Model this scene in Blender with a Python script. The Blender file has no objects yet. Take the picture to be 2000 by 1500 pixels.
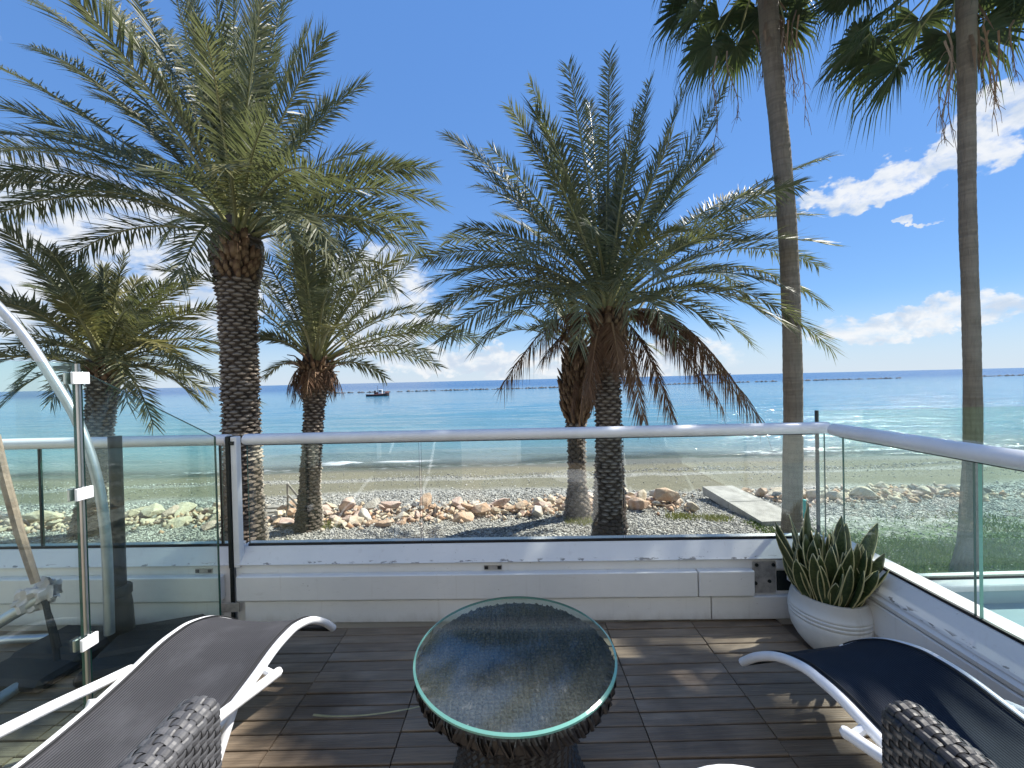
import bpy, bmesh, math, random
import numpy as np
from mathutils import Vector, Matrix
random.seed(7)
RNG = np.random.default_rng(11)
SC = bpy.context.scene
COL = SC.collection

# ------------------------------------------------------------------ camera
F = 790.0; CAMH = 1.35
YAW, PITCH, ROLL = math.radians(1.45), math.radians(0.60), math.radians(1.35)
_f = np.array([math.sin(YAW)*math.cos(PITCH), math.cos(YAW)*math.cos(PITCH), -math.sin(PITCH)])
_r0 = np.array([math.cos(YAW), -math.sin(YAW), 0.0]); _u0 = np.cross(_r0, _f)
_R = math.cos(ROLL)*_r0 - math.sin(ROLL)*_u0; _U = math.cos(ROLL)*_u0 + math.sin(ROLL)*_r0
_C = np.array([0, 0, CAMH])
cam = bpy.data.cameras.new('camera'); camo = bpy.data.objects.new('camera', cam); COL.objects.link(camo)
cam.sensor_width = 36.0; cam.lens = F/2000*36.0; cam.clip_start = 0.02; cam.clip_end = 60000
camo.matrix_world = Matrix(((_R[0], _U[0], -_f[0], 0), (_R[1], _U[1], -_f[1], 0), (_R[2], _U[2], -_f[2], CAMH), (0, 0, 0, 1)))
SC.camera = camo
def ray(x, y): return _f + _R*(x-1000)/F + _U*(750-y)/F
def atY(x, y, Y): d = ray(x, y); return Vector(_C + d*Y/d[1])
def atZ(x, y, Z): d = ray(x, y); return Vector(_C + d*(Z-CAMH)/d[2])

# ------------------------------------------------------------------ node helper
class NT:
    def __init__(s, nt): s.t = nt; nt.nodes.clear()
    def n(s, typ, props=None, **ins):
        nd = s.t.nodes.new(typ)
        for k, v in (props or {}).items(): setattr(nd, k, v)
        for k, v in ins.items():
            key = int(k[1:]) if k[0] == 'i' and k[1:].isdigit() else k.replace('_', ' ')
            sk = nd.inputs[key]
            if isinstance(v, bpy.types.NodeSocket): s.t.links.new(v, sk)
            else: sk.default_value = v
        return nd
    def m(s, op, a, b=0.0, c=0.0, clamp=False):
        nd = s.n('ShaderNodeMath', {'operation': op, 'use_clamp': clamp}, i0=a, i1=b)
        if op in ('MULTIPLY_ADD', 'SMOOTH_MIN', 'COMPARE'):
            if isinstance(c, bpy.types.NodeSocket): s.t.links.new(c, nd.inputs[2])
            else: nd.inputs[2].default_value = c
        return nd.outputs[0]
    def ss(s, x, a, b, lo=0.0, hi=1.0):
        nd = s.n('ShaderNodeMapRange', {'interpolation_type': 'SMOOTHSTEP'}, Value=x, From_Min=a, From_Max=b, To_Min=lo, To_Max=hi)
        return nd.outputs[0]
    def mix(s, f, a, b):
        nd = s.n('ShaderNodeMix', {'data_type': 'RGBA'})
        for sk, v in ((nd.inputs[0], f), (nd.inputs[6], a), (nd.inputs[7], b)):
            if isinstance(v, bpy.types.NodeSocket): s.t.links.new(v, sk)
            else: sk.default_value = v if not isinstance(v, tuple) else (*v[:3], 1)
        return nd.outputs[2]
    def noise(s, vec, scale, detail=3.0, rough=0.5):
        return s.n('ShaderNodeTexNoise', None, Vector=vec, Scale=scale, Detail=detail, Roughness=rough).outputs[0]
    def vscale(s, vec, x, y, z):
        return s.n('ShaderNodeMapping', None, Vector=vec, Scale=(x, y, z)).outputs[0]
    def pos(s): return s.n('ShaderNodeNewGeometry').outputs['Position']
    def obj(s): return s.n('ShaderNodeTexCoord').outputs['Object']
    def rnd(s): return s.n('ShaderNodeObjectInfo').outputs['Random']
    def bump(s, h, strength=0.3, dist=0.01):
        return s.n('ShaderNodeBump', None, Height=h, Strength=strength, Distance=dist).outputs[0]
    def bsdf(s, color, rough=0.5, normal=None, **kw):
        nd = s.n('ShaderNodeBsdfPrincipled', None, Roughness=rough, **kw)
        sk = nd.inputs['Base Color']
        if isinstance(color, bpy.types.NodeSocket): s.t.links.new(color, sk)
        else: sk.default_value = (*color[:3], 1)
        if normal is not None: s.t.links.new(normal, nd.inputs['Normal'])
        return nd.outputs[0]
    def mixsh(s, f, a, b): return s.n('ShaderNodeMixShader', None, i0=f, i1=a, i2=b).outputs[0]
    def out(s, sh): s.n('ShaderNodeOutputMaterial', None, Surface=sh)

# ------------------------------------------------------------------ sky and sun
SUN_AZ, SUN_EL = math.radians(65.5), math.radians(49.5)     # clockwise from the sea direction (+Y)
SDIR = Vector((math.sin(SUN_AZ)*math.cos(SUN_EL), math.cos(SUN_AZ)*math.cos(SUN_EL), math.sin(SUN_EL)))
world = bpy.data.worlds.new('World'); SC.world = world; world.use_nodes = True
def build_world():
    g = NT(world.node_tree)
    sky = g.n('ShaderNodeTexSky', {'sky_type': 'NISHITA', 'sun_disc': False, 'sun_elevation': SUN_EL, 'sun_rotation': SUN_AZ,
              'altitude': 0.0, 'air_density': 0.7, 'dust_density': 0.0, 'ozone_density': 3.0}).outputs[0]
    # clear Mediterranean sky: a little more saturated, its brightness range held in by the phone's exposure
    sky = g.n('ShaderNodeHueSaturation', None, Saturation=1.13, Color=sky).outputs[0]
    sb = g.m('MAXIMUM', g.n('ShaderNodeSeparateColor', None, Color=sky).outputs[2], 0.6)
    sky = g.n('ShaderNodeVectorMath', {'operation': 'SCALE'}, Vector=sky, Scale=g.m('MULTIPLY', g.m('POWER', sb, -0.70), 2.75)).outputs[0]
    d = g.n('ShaderNodeTexCoord').outputs['Generated']
    sep = g.n('ShaderNodeSeparateXYZ', None, Vector=d)
    x, y, z = sep.outputs
    az = g.m('MULTIPLY', g.m('ARCTAN2', x, y), 57.29578)
    el = g.m('MULTIPLY', g.m('ARCSINE', z), 57.29578)
    wv = g.n('ShaderNodeTexNoise', None, Vector=d, Scale=7.0, Detail=2.0).outputs['Color']
    dw = g.n('ShaderNodeVectorMath', {'operation': 'MULTIPLY_ADD'}, i0=wv, i1=(.10, .10, .05), i2=d).outputs[0]
    wf = g.n('ShaderNodeTexNoise', None, Vector=g.vscale(d, 1, 1, 1.4), Scale=20.0, Detail=4.0, Roughness=.6).outputs['Color']
    w0 = g.n('ShaderNodeSeparateColor', None, Color=wv).outputs; w1 = g.n('ShaderNodeSeparateColor', None, Color=wf).outputs
    az = g.m('ADD', az, g.m('ADD', g.m('MULTIPLY_ADD', w0[0], 9.0, -4.5), g.m('MULTIPLY_ADD', w1[0], 6.0, -3.0)))
    elw = g.m('ADD', el, g.m('ADD', g.m('MULTIPLY_ADD', w0[1], 5.0, -2.5), g.m('MULTIPLY_ADD', w1[1], 5.0, -2.5)))
    n1 = g.noise(g.vscale(dw, 1.0, 1.0, 1.5), 13.0, 6.0, 0.56)
    nup = g.noise(g.vscale(g.n('ShaderNodeVectorMath', {'operation': 'ADD'}, i0=dw, i1=(.012, .0, .016)).outputs[0], 1.0, 1.0, 1.5), 13.0, 5.0, 0.56)
    sky = g.mix(g.ss(el, 9.0, -0.5, 0.0, 0.85), sky, (3.0, 3.55, 4.35))
    n2 = g.noise(g.vscale(dw, 3.0, 3.0, 5.0), 11.0, 5.0, 0.6)
    def blob(a0, e0, ra, re, slope=0.0):
        da = g.m('SUBTRACT', az, a0)
        de = g.m('SUBTRACT', g.m('SUBTRACT', elw, e0), g.m('MULTIPLY', da, slope))
        q = g.m('ADD', g.m('POWER', g.m('ABSOLUTE', g.m('DIVIDE', da, ra)), 2.0), g.m('POWER', g.m('ABSOLUTE', g.m('DIVIDE', de, re)), 2.0))
        return g.m('SUBTRACT', 1.0, q, clamp=True)
    tot = None
    for b in ((-44, 12.5, 20, 11, .05), (-17, 10, 12, 9.5, 0), (45.0, 19.4, 8.0, 2.3, -.02), (38.8, 19.8, 2.4, 2.0, .1), (52, 20.4, 5, 3.0, .05), (46, 5.0, 10.0, 2.3, .09), (46.6, 14.6, 1.0, .6, 0),
              (12, 2.5, 24, 3.2, 0), (-8, 3.0, 14, 3.0, 0), (-53, 30, 5, 2.2, -.3), (75, 12, 16, 5, .1), (-90, 11, 26, 7, 0), (150, 10, 40, 8, 0), (-150, 9, 30, 8, 0), (110, 6, 22, 4, 0)):
        v = blob(*b)
        tot = v if tot is None else g.m('MAXIMUM', tot, v)
    nn = g.m('ADD', g.m('MULTIPLY', n1, 0.68), g.m('MULTIPLY', n2, 0.32))
    cov = g.m('ADD', g.m('MULTIPLY', g.ss(tot, 0.0, 0.75), 0.40), nn)
    mask = g.m('MULTIPLY', g.m('MULTIPLY', g.ss(cov, 0.60, 0.90), g.ss(n2, .22, .58, .35, 1.0)), g.ss(tot, 0.0, 0.45))
    # cloud body: bright sunlit tops, bluish base
    shade = g.ss(g.m('ADD', g.m('SUBTRACT', n1, nup), g.m('MULTIPLY', g.m('SUBTRACT', cov, .8), -.10)), -0.15, 0.10)
    ccol = g.mix(shade, (3.2, 3.65, 4.3), (4.7, 4.8, 4.9))
    col = g.mix(g.m('MULTIPLY', mask, 0.92), sky, ccol)
    bg = g.n('ShaderNodeBackground', None, Color=col, Strength=0.10)
    g.n('ShaderNodeOutputWorld', None, Surface=bg.outputs[0])
build_world()
world.cycles.sampling_method = 'MANUAL'; world.cycles.sample_map_resolution = 512
sl = bpy.data.lights.new('sun', 'SUN'); sl.energy = 4.6; sl.angle = math.radians(0.53); sl.color = (1.0, 0.95, 0.87)
so = bpy.data.objects.new('sun', sl); COL.objects.link(so); so.rotation_euler = SDIR.to_track_quat('Z', 'Y').to_euler()
so.location = SDIR*40
SC.view_settings.view_transform = 'Standard'; SC.view_settings.look = 'None'
SC.view_settings.exposure = 1.0; SC.view_settings.gamma = 1.0; SC.view_settings.use_curve_mapping = False
SC.render.engine = 'CYCLES'
SC.cycles.use_denoising = True
SC.cycles.transparent_max_bounces = 24
SC.cycles.max_bounces = 8
SC.cycles.sample_clamp_indirect = 6.0

# ------------------------------------------------------------------ object helpers
def tag(o, label=None, cat=None, group=None, kind=None):
    for k, v in (('label', label), ('category', cat), ('group', group), ('kind', kind)):
        if v: o[k] = v
    return o
def thing(name, label, cat, loc, group=None):
    o = bpy.data.objects.new(name, None); o.empty_display_size = .1; COL.objects.link(o); o.location = loc
    return tag(o, label, cat, group)
def root_loc(o):
    while o.parent: o = o.parent
    return Vector(o.location)
def link(name, me, mats, parent=None, loc=None):
    if mats is not None:
        if len(me.materials): me.materials.clear()
        for m in (mats if isinstance(mats, (list, tuple)) else [mats]): me.materials.append(m)
    o = bpy.data.objects.new(name, me); COL.objects.link(o)
    if parent: o.parent = parent
    if loc is not None: o.location = loc
    return o
class MB:
    """collects polygons in world coordinates; build() links them as one mesh object"""
    def __init__(s): s.v = []; s.f = []; s.mi = []; s.cur = 0
    def add(s, vs, fs):
        o = len(s.v); s.v += [tuple(p) for p in vs]
        s.f += [tuple(i+o for i in f) for f in fs]; s.mi += [s.cur]*len(fs)
    def tube(s, pts, rad, n=8, caps=True, flat=1.0):
        pts = [Vector(p) for p in pts]; k = len(pts)
        rad = rad if isinstance(rad, (list, tuple)) else [rad]*k
        t0 = (pts[1]-pts[0]).normalized()
        u = t0.cross(Vector((0, 0, 1)))
        if u.length < 1e-3: u = t0.cross(Vector((1, 0, 0)))
        u.normalize(); vs = []
        for i, p in enumerate(pts):
            t = (pts[min(i+1, k-1)]-pts[max(i-1, 0)]).normalized()
            u = (u - t*u.dot(t)).normalized(); w = u.cross(t)
            for j in range(n):
                a = 2*math.pi*j/n; vs.append(p + u*math.cos(a)*rad[i] + w*math.sin(a)*rad[i]*flat)
        fs = [(i*n+j, i*n+(j+1) % n, (i+1)*n+(j+1) % n, (i+1)*n+j) for i in range(k-1) for j in range(n)]
        if caps: fs += [tuple(range(n-1, -1, -1)), tuple((k-1)*n+j for j in range(n))]
        s.add(vs, fs)
    def lathe(s, prof, c, n=40, ang=0.0):
        vs = [(c[0]+r*math.cos(2*math.pi*j/n+ang), c[1]+r*math.sin(2*math.pi*j/n+ang), c[2]+z) for r, z in prof for j in range(n)]
        k = len(prof)
        fs = [(i*n+j, i*n+(j+1) % n, (i+1)*n+(j+1) % n, (i+1)*n+j) for i in range(k-1) for j in range(n)]
        if prof[0][0] > 1e-4: fs.append(tuple(range(n-1, -1, -1)))
        if prof[-1][0] > 1e-4: fs.append(tuple((k-1)*n+j for j in range(n)))
        s.add(vs, fs)
    def box(s, fr, x0, x1, y0, y1, z0, z1, b=0.0):
        """box in the frame fr = (origin, xdir, ydir); b = chamfer"""
        O, X, Y = fr; Z = Vector((0, 0, 1))
        P = lambda x, y, z: O + X*x + Y*y + Z*z
        if b <= 0:
            s.add([P(x, y, z) for z in (z0, z1) for y in (y0, y1) for x in (x0, x1)],
                  [(0, 2, 3, 1), (4, 5, 7, 6), (0, 1, 5, 4), (2, 6, 7, 3), (0, 4, 6, 2), (1, 3, 7, 5)])
        else:
            bm = bmesh.new(); bmesh.ops.create_cube(bm, size=1.0)
            for v in bm.verts:
                v.co = Vector(((x0+x1)/2+v.co.x*(x1-x0), (y0+y1)/2+v.co.y*(y1-y0), (z0+z1)/2+v.co.z*(z1-z0)))
            bmesh.ops.bevel(bm, geom=bm.edges[:], offset=b, segments=1, affect='EDGES')
            bm.verts.ensure_lookup_table()
            s.add([P(*v.co) for v in bm.verts], [tuple(v.index for v in f.verts) for f in bm.faces]); bm.free()
    def prism(s, fr, prof, x0, x1):
        """profile (y,z) extruded along the frame's x"""
        O, X, Y = fr; Z = Vector((0, 0, 1)); n = len(prof)
        vs = [O + X*x + Y*y + Z*z for x in (x0, x1) for y, z in prof]
        fs = [(j, (j+1) % n, n+(j+1) % n, n+j) for j in range(n)] + [tuple(range(n-1, -1, -1)), tuple(range(n, 2*n))]
        s.add(vs, fs)
    def build(s, name, mats, parent=None, smooth=False, kind=None):
        me = bpy.data.meshes.new(name)
        off = root_loc(parent) if parent else Vector((0, 0, 0))
        a = np.array(s.v, dtype=np.float64).reshape(-1, 3) - np.array(off)
        me.from_pydata(a.tolist(), [], s.f)
        if max(s.mi, default=0): me.polygons.foreach_set('material_index', s.mi)
        bm = bmesh.new(); bm.from_mesh(me); bmesh.ops.recalc_face_normals(bm, faces=bm.faces); bm.to_mesh(me); bm.free()
        if smooth:
            me.polygons.foreach_set('use_smooth', [True]*len(me.polygons))
            me.set_sharp_from_angle(angle=math.radians(40))
        o = link(name, me, mats, parent)
        if kind: o['kind'] = kind
        return o
def mesh_np(name, verts, faces, mats, parent=None, smooth=False, attrs=None, off=None):
    """fast mesh from numpy; faces an (n,k) array or list of arrays with equal k"""
    me = bpy.data.meshes.new(name)
    v = np.asarray(verts, dtype=np.float32)
    if off is None: off = np.array(root_loc(parent)) if parent else np.zeros(3)
    v = (v - off).astype(np.float32)
    fl = faces if isinstance(faces, list) else [faces]
    loops = np.concatenate([f.ravel() for f in fl]).astype(np.int32)
    tots = np.concatenate([np.full(len(f), f.shape[1]) for f in fl]).astype(np.int32)
    starts = np.concatenate([[0], np.cumsum(tots)[:-1]]).astype(np.int32)
    me.vertices.add(len(v)); me.vertices.foreach_set('co', v.ravel())
    me.loops.add(len(loops)); me.loops.foreach_set('vertex_index', loops)
    me.polygons.add(len(tots)); me.polygons.foreach_set('loop_start', starts); me.polygons.foreach_set('loop_total', tots)
    if smooth: me.polygons.foreach_set('use_smooth', np.ones(len(tots), dtype=bool))
    for k, a in (attrs or {}).items():
        at = me.attributes.new(k, 'FLOAT', 'POINT'); at.data.foreach_set('value', np.asarray(a, dtype=np.float32))
    me.update(); me.validate()
    return link(name, me, mats, parent)
def frame(ox, oy, dx, dy, z=0.0):
    X = Vector((dx, dy, 0)).normalized(); return (Vector((ox, oy, z)), X, Vector((-X.y, X.x, 0)))
WORLD = frame(0, 0, 1, 0)
def bez(pts, n=16):
    """Catmull-Rom through points"""
    P = [Vector(p) for p in pts]; P = [P[0]*2-P[1]] + P + [P[-1]*2-P[-2]]; out = []
    for i in range(1, len(P)-2):
        for k in range(n):
            t = k/n; a, b, c, d = P[i-1:i+3]
            out.append(0.5*((2*b) + (c-a)*t + (2*a-5*b+4*c-d)*t*t + (3*b-a-3*c+d)*t**3))
    out.append(P[-2]); return out

# ------------------------------------------------------------------ materials
M = {}
def mk(name):
    m = bpy.data.materials.new(name); m.use_nodes = True; M[name] = m; return NT(m.node_tree)
def simple(name, col, rough=0.5, var=0.15, nscale=6.0, bump=0.0, bscale=60.0, **kw):
    g = mk(name); p = g.obj()
    n = g.noise(p, nscale, 5.0, 0.6)
    c = g.mix(g.ss(n, .3, .7), tuple(v*(1-var) for v in col), tuple(min(1, v*(1+var)) for v in col))
    nm = g.bump(g.noise(p, bscale, 3.0), bump, 0.01) if bump else None
    g.out(g.bsdf(c, rough, nm, **kw))
simple('steel', (.55, .56, .57), .28, .08, 8, Metallic=1.0)
simple('tube_silver', (.46, .50, .53), .38, .12, 10, Metallic=.75)
simple('dark_metal', (.007, .011, .010), .5, .3, 12, .1)
simple('black_rubber', (.012, .012, .013), .6, .2)
simple('tube_white', (.78, .79, .80), .32, .05, 9)
simple('blackish', (.015, .016, .018), .8, .3)
simple('soil', (.05, .038, .028), .95, .4, 30, .6, 90)
simple('cloth', (.62, .58, .60), .9, .12, 14, .4, 40)
simple('stick', (.30, .22, .17), .75, .25, 20, .3)
simple('concrete', (.36, .345, .31), .9, .22, 5, .35, 40)
simple('oldwood', (.27, .25, .22), .85, .3, 9, .4)
simple('teal', (.02, .36, .34), .5)
simple('hull', (.05, .035, .035), .6, .4, 2)
simple('hullred', (.24, .09, .07), .6, .3, 2)
simple('boatwhite', (.75, .74, .72), .5)
simple('hazy_ship_hull', (.16, .22, .30), .8, .1, .1)  # distance haze mixed into the hull colour as grey-blue
simple('hazy_ship_top', (.34, .40, .47), .8, .1, .1)  # superstructure colour carries the same painted-in haze
simple('breakrock', (.085, .085, .085), .9, .4, .7)
simple('pouf', (.80, .80, .80), .75, .04, 6, .2, 200)
simple('blue_floor', (.33, .42, .47), .4, .06, 1.5)
simple('hinge', (.42, .40, .37), .45, .25, 25, Metallic=.5)
simple('house_render', (.78, .74, .66), .85, .04, 3, .1)
simple('twig', (.42, .38, .20), .7, .15, 20)

def m_white():
    g = mk('white_paint'); p = g.pos()
    n = g.noise(p, 1.6, 6.0, 0.65); st = g.noise(g.vscale(p, 4, 4, 26), 3.0, 5.0, 0.7)
    c = g.mix(g.ss(n, .3, .75), (.70, .71, .71), (.80, .80, .79))
    c = g.mix(g.m('MULTIPLY', g.ss(st, .58, .75), .35), c, (.52, .50, .47))
    sp = g.noise(p, 55, 2.0); c = g.mix(g.m('MULTIPLY', g.ss(sp, .73, .78), .5), c, (.30, .28, .26))
    z = g.n('ShaderNodeSeparateXYZ', None, Vector=p).outputs[2]
    gr = g.noise(g.vscale(p, 7, 7, 3), 2.0, 5.0, .7)
    c = g.mix(g.m('MULTIPLY', g.ss(g.m('ADD', z, g.m('MULTIPLY', gr, .10)), .12, .03), .55), c, (.36, .33, .29))
    ch = g.noise(g.vscale(p, 9, 9, 30), 2.0, 4.0, .6)
    seam = g.m('MULTIPLY', g.ss(z, .332, .340), g.ss(z, .358, .348))
    c = g.mix(g.m('MULTIPLY', g.m('MULTIPLY', seam, g.ss(ch, .56, .62)), .85), c, (.16, .15, .14))
    drip = g.noise(g.vscale(p, 30, 30, 1.5), 1.0, 3.0, .6)
    c = g.mix(g.m('MULTIPLY', g.ss(drip, .60, .78), .22), c, (.45, .42, .38))
    g.out(g.bsdf(c, .42, g.bump(g.noise(p, 120, 2.0), .05, .005)))
m_white()
def m_deck():
    g = mk('deck_wood'); o = g.pos(); r = g.rnd()
    off = g.n('ShaderNodeCombineXYZ', None, X=g.m('MULTIPLY', r, 37.0), Y=g.m('MULTIPLY', r, 11.0), Z=0.0).outputs[0]
    v = g.n('ShaderNodeVectorMath', {'operation': 'ADD'}, i0=o, i1=off).outputs[0]
    gr = g.noise(g.vscale(v, 5, 110, 60), 1.0, 6.0, 0.65)
    big = g.noise(g.vscale(v, 3, 12, 8), 1.0, 4.0)
    base = g.mix(r, (.225, .168, .115), (.310, .238, .165))
    c = g.mix(g.ss(gr, .3, .72), g.mix(.5, base, (.060, .044, .033)), base)
    c = g.mix(g.m('MULTIPLY', g.ss(big, .45, .75), .55), c, (.38, .31, .235))
    w = g.noise(g.vscale(o, 1, 1, 1), 2.1, 4.0, .6)
    c = g.mix(g.m('MULTIPLY', g.ss(w, .52, .68), .5), c, (.07, .054, .042))
    rib = g.n('ShaderNodeTexWave', {'bands_direction': 'Y', 'wave_profile': 'SIN'}, Vector=g.obj(), Scale=33.0, Distortion=0.3).outputs['Fac']
    h = g.m('ADD', g.m('MULTIPLY', gr, .6), g.m('MULTIPLY', rib, .5))
    g.out(g.bsdf(c, g.ss(gr, .2, .8, .45, .75), g.bump(h, .35, .004)))
m_deck()
def m_glass(name, tint, dirt=.03, rough=.0, body=(.7, .8, .78)):
    g = mk(name)
    lw = g.n('ShaderNodeLayerWeight', None, Blend=0.5).outputs['Facing']
    fr = g.m('MULTIPLY_ADD', g.m('POWER', lw, 5.0), .95, .045)
    tr = g.n('ShaderNodeBsdfTransparent', None, Color=(*tint, 1)).outputs[0]
    gl = g.n('ShaderNodeBsdfGlossy', None, Color=(1, 1, 1, 1), Roughness=rough).outputs[0]
    sh = g.mixsh(fr, tr, gl)
    df = g.n('ShaderNodeBsdfDiffuse', None, Color=(*body, 1)).outputs[0]
    p = g.pos()
    n = g.noise(g.vscale(p, 1.3, 1.3, .7), 2.5, 5.0, .65)
    st = g.noise(g.vscale(p, 9, 9, 1.2), 3.0, 4.0, .6)
    sp = g.noise(p, 70, 2.0)
    dm = g.m('ADD', g.m('MULTIPLY', g.ss(n, .4, .75), dirt), g.m('MULTIPLY', g.ss(sp, .70, .76), dirt*2.0))
    g.out(g.mixsh(dm, sh, df))
m_glass('glass_clear', (.955, .985, .97), .010)
m_glass('glass_green', (.90, .972, .945), .008)
def m_glassedge():
    g = mk('glass_edge')
    g.out(g.bsdf((.02, .085, .07), .12))
    g = mk('glass_edge_pale')
    g.out(g.bsdf((.15, .36, .31), .12))
m_glassedge()
def m_leaf(name, cols, trans=.3, rough=.48, spec=.38):
    g = mk(name); r = g.rnd(); p = g.pos()
    c = g.mix(r, cols[0], cols[1])
    n = g.noise(p, 3.0, 3.0); c = g.mix(g.ss(n, .4, .7), c, cols[2])
    n2 = g.noise(p, 24.0, 2.0); c = g.mix(g.m('MULTIPLY', g.ss(n2, .5, .8), .5), c, cols[3])
    b = g.bsdf(c, rough, None, **{'Specular_IOR_Level': spec})
    tr = g.n('ShaderNodeBsdfTranslucent', None, Color=g.mix(.4, c, (.16, .20, .03))).outputs[0]
    g.out(g.mixsh(trans, b, tr))
m_leaf('frond_green', ((.105, .120, .068), (.145, .155, .082), (.165, .172, .100), (.21, .20, .115)), .36)
m_leaf('frond_yellow', ((.17, .17, .06), (.23, .21, .08), (.20, .19, .09), (.26, .24, .12)))
m_leaf('frond_dead', ((.135, .070, .040), (.19, .105, .060), (.16, .09, .055), (.23, .15, .09)), .12, .6, .3)
m_leaf('fan_green', ((.030, .055, .030), (.045, .070, .034), (.05, .075, .035), (.11, .12, .05)), .3)
m_leaf('fan_dead', ((.20, .14, .10), (.28, .20, .14), (.24, .17, .12), (.32, .25, .18)), .1, .7, .2)
m_leaf('rachis', ((.20, .22, .10), (.27, .26, .12), (.24, .23, .11), (.32, .28, .15)), .0, .4)
m_leaf('rachis_dead', ((.24, .14, .08), (.33, .21, .12), (.3, .19, .11), (.38, .27, .17)), .0, .6)
m_leaf('grass', ((.070, .130, .025), (.095, .160, .030), (.11, .16, .04), (.16, .19, .06)), .3, .6, .2)
m_leaf('dry_grass', ((.22, .22, .07), (.28, .25, .09), (.20, .22, .06), (.33, .30, .13)), .3, .7, .2)
def m_boot():
    for name, lo, mid, hi in (('boot', (.045, .033, .026), (.135, .105, .080), (.40, .345, .28)),
                              ('boot_new', (.030, .017, .011), (.120, .066, .034), (.24, .16, .085))):
        g = mk(name); o = g.obj(); r = g.rnd()
        z = g.n('ShaderNodeSeparateXYZ', None, Vector=o).outputs
        n = g.noise(o, 60, 4.0, .6)
        t = g.m('ADD', g.m('MULTIPLY', n, .7), g.m('MULTIPLY', r, .45))
        c = g.mix(g.ss(t, .2, .7), lo, mid)
        c = g.mix(g.m('MULTIPLY', g.ss(g.m('ADD', z[1], g.m('MULTIPLY', n, .02)), .024, .042), .85), c, hi)
        g.out(g.bsdf(c, .85, g.bump(n, .6, .008)))
    g = mk('trunk_fibre'); p = g.pos(); n = g.noise(g.vscale(p, 30, 30, 5), 1.0, 5.0, .7)
    g.out(g.bsdf(g.mix(g.ss(n, .3, .7), (.030, .022, .017), (.10, .075, .055)), .95, g.bump(n, .8, .02)))
    g = mk('fan_trunk'); p = g.pos()
    ring = g.noise(g.vscale(p, 1.2, 1.2, 26), 1.0, 4.0, .6); fib = g.noise(g.vscale(p, 34, 34, 5), 1.0, 5.0, .65)
    big = g.noise(p, 1.7, 4.0)
    c = g.mix(g.ss(ring, .3, .7), (.175, .142, .108), (.245, .200, .152))
    c = g.mix(g.m('MULTIPLY', g.ss(fib, .45, .7), .6), c, (.125, .10, .078))
    c = g.mix(g.m('MULTIPLY', g.ss(big, .5, .7), .5), c, (.31, .265, .21))
    g.out(g.bsdf(c, .9, g.bump(g.m('ADD', g.m('MULTIPLY', ring, .6), fib), .8, .02)))
m_boot()
def m_rock(name, a, b, d):
    g = mk(name); o = g.obj(); r = g.rnd(); p = g.pos()
    n = g.noise(p, 7.0, 6.0, .65); n2 = g.noise(p, 26.0, 4.0, .6)
    c = g.mix(r, a, b); c = g.mix(g.ss(n, .42, .68), c, d)
    c = g.mix(g.m('MULTIPLY', g.ss(n2, .55, .75), .4), c, (.20, .16, .13))
    g.out(g.bsdf(c, .9, g.bump(g.m('ADD', n, g.m('MULTIPLY', n2, .5)), .7, .05)))
m_rock('rock_orange', (.52, .36, .24), (.49, .31, .205), (.56, .44, .33))
m_rock('rock_cream', (.56, .47, .35), (.50, .40, .28), (.60, .53, .43))
m_rock('rock_pink', (.50, .34, .28), (.54, .39, .32), (.56, .47, .40))
m_rock('rock_white', (.62, .58, .52), (.57, .54, .49), (.52, .45, .38))
m_rock('rock_grey', (.25, .25, .24), (.33, .32, .30), (.30, .28, .25))
def m_pebble():
    g = mk('pebbles'); a = g.n('ShaderNodeAttribute', {'attribute_name': 'tone'}).outputs['Fac']
    cr = g.n('ShaderNodeValToRGB', None, Fac=a); e = cr.color_ramp
    e.elements[0].color = (.10, .10, .10, 1); e.elements[1].color = (.70, .68, .63, 1)
    for p, c in ((.25, (.23, .225, .21, 1)), (.55, (.40, .38, .345, 1)), (.8, (.50, .47, .42, 1))):
        q = e.elements.new(p); q.color = c
    g.out(g.bsdf(cr.outputs[0], .8))
m_pebble()
def m_rubble():
    g = mk('rubble'); a = g.n('ShaderNodeAttribute', {'attribute_name': 'tone'}).outputs['Fac']
    c = g.mix(g.ss(a, .0, .5), (.50, .30, .19), (.58, .48, .36)); c = g.mix(g.ss(a, .6, 1.0), c, (.46, .34, .28))
    g.out(g.bsdf(c, .9, g.bump(g.noise(g.pos(), 40, 4.0), .5, .01)))
m_rubble()
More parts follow.
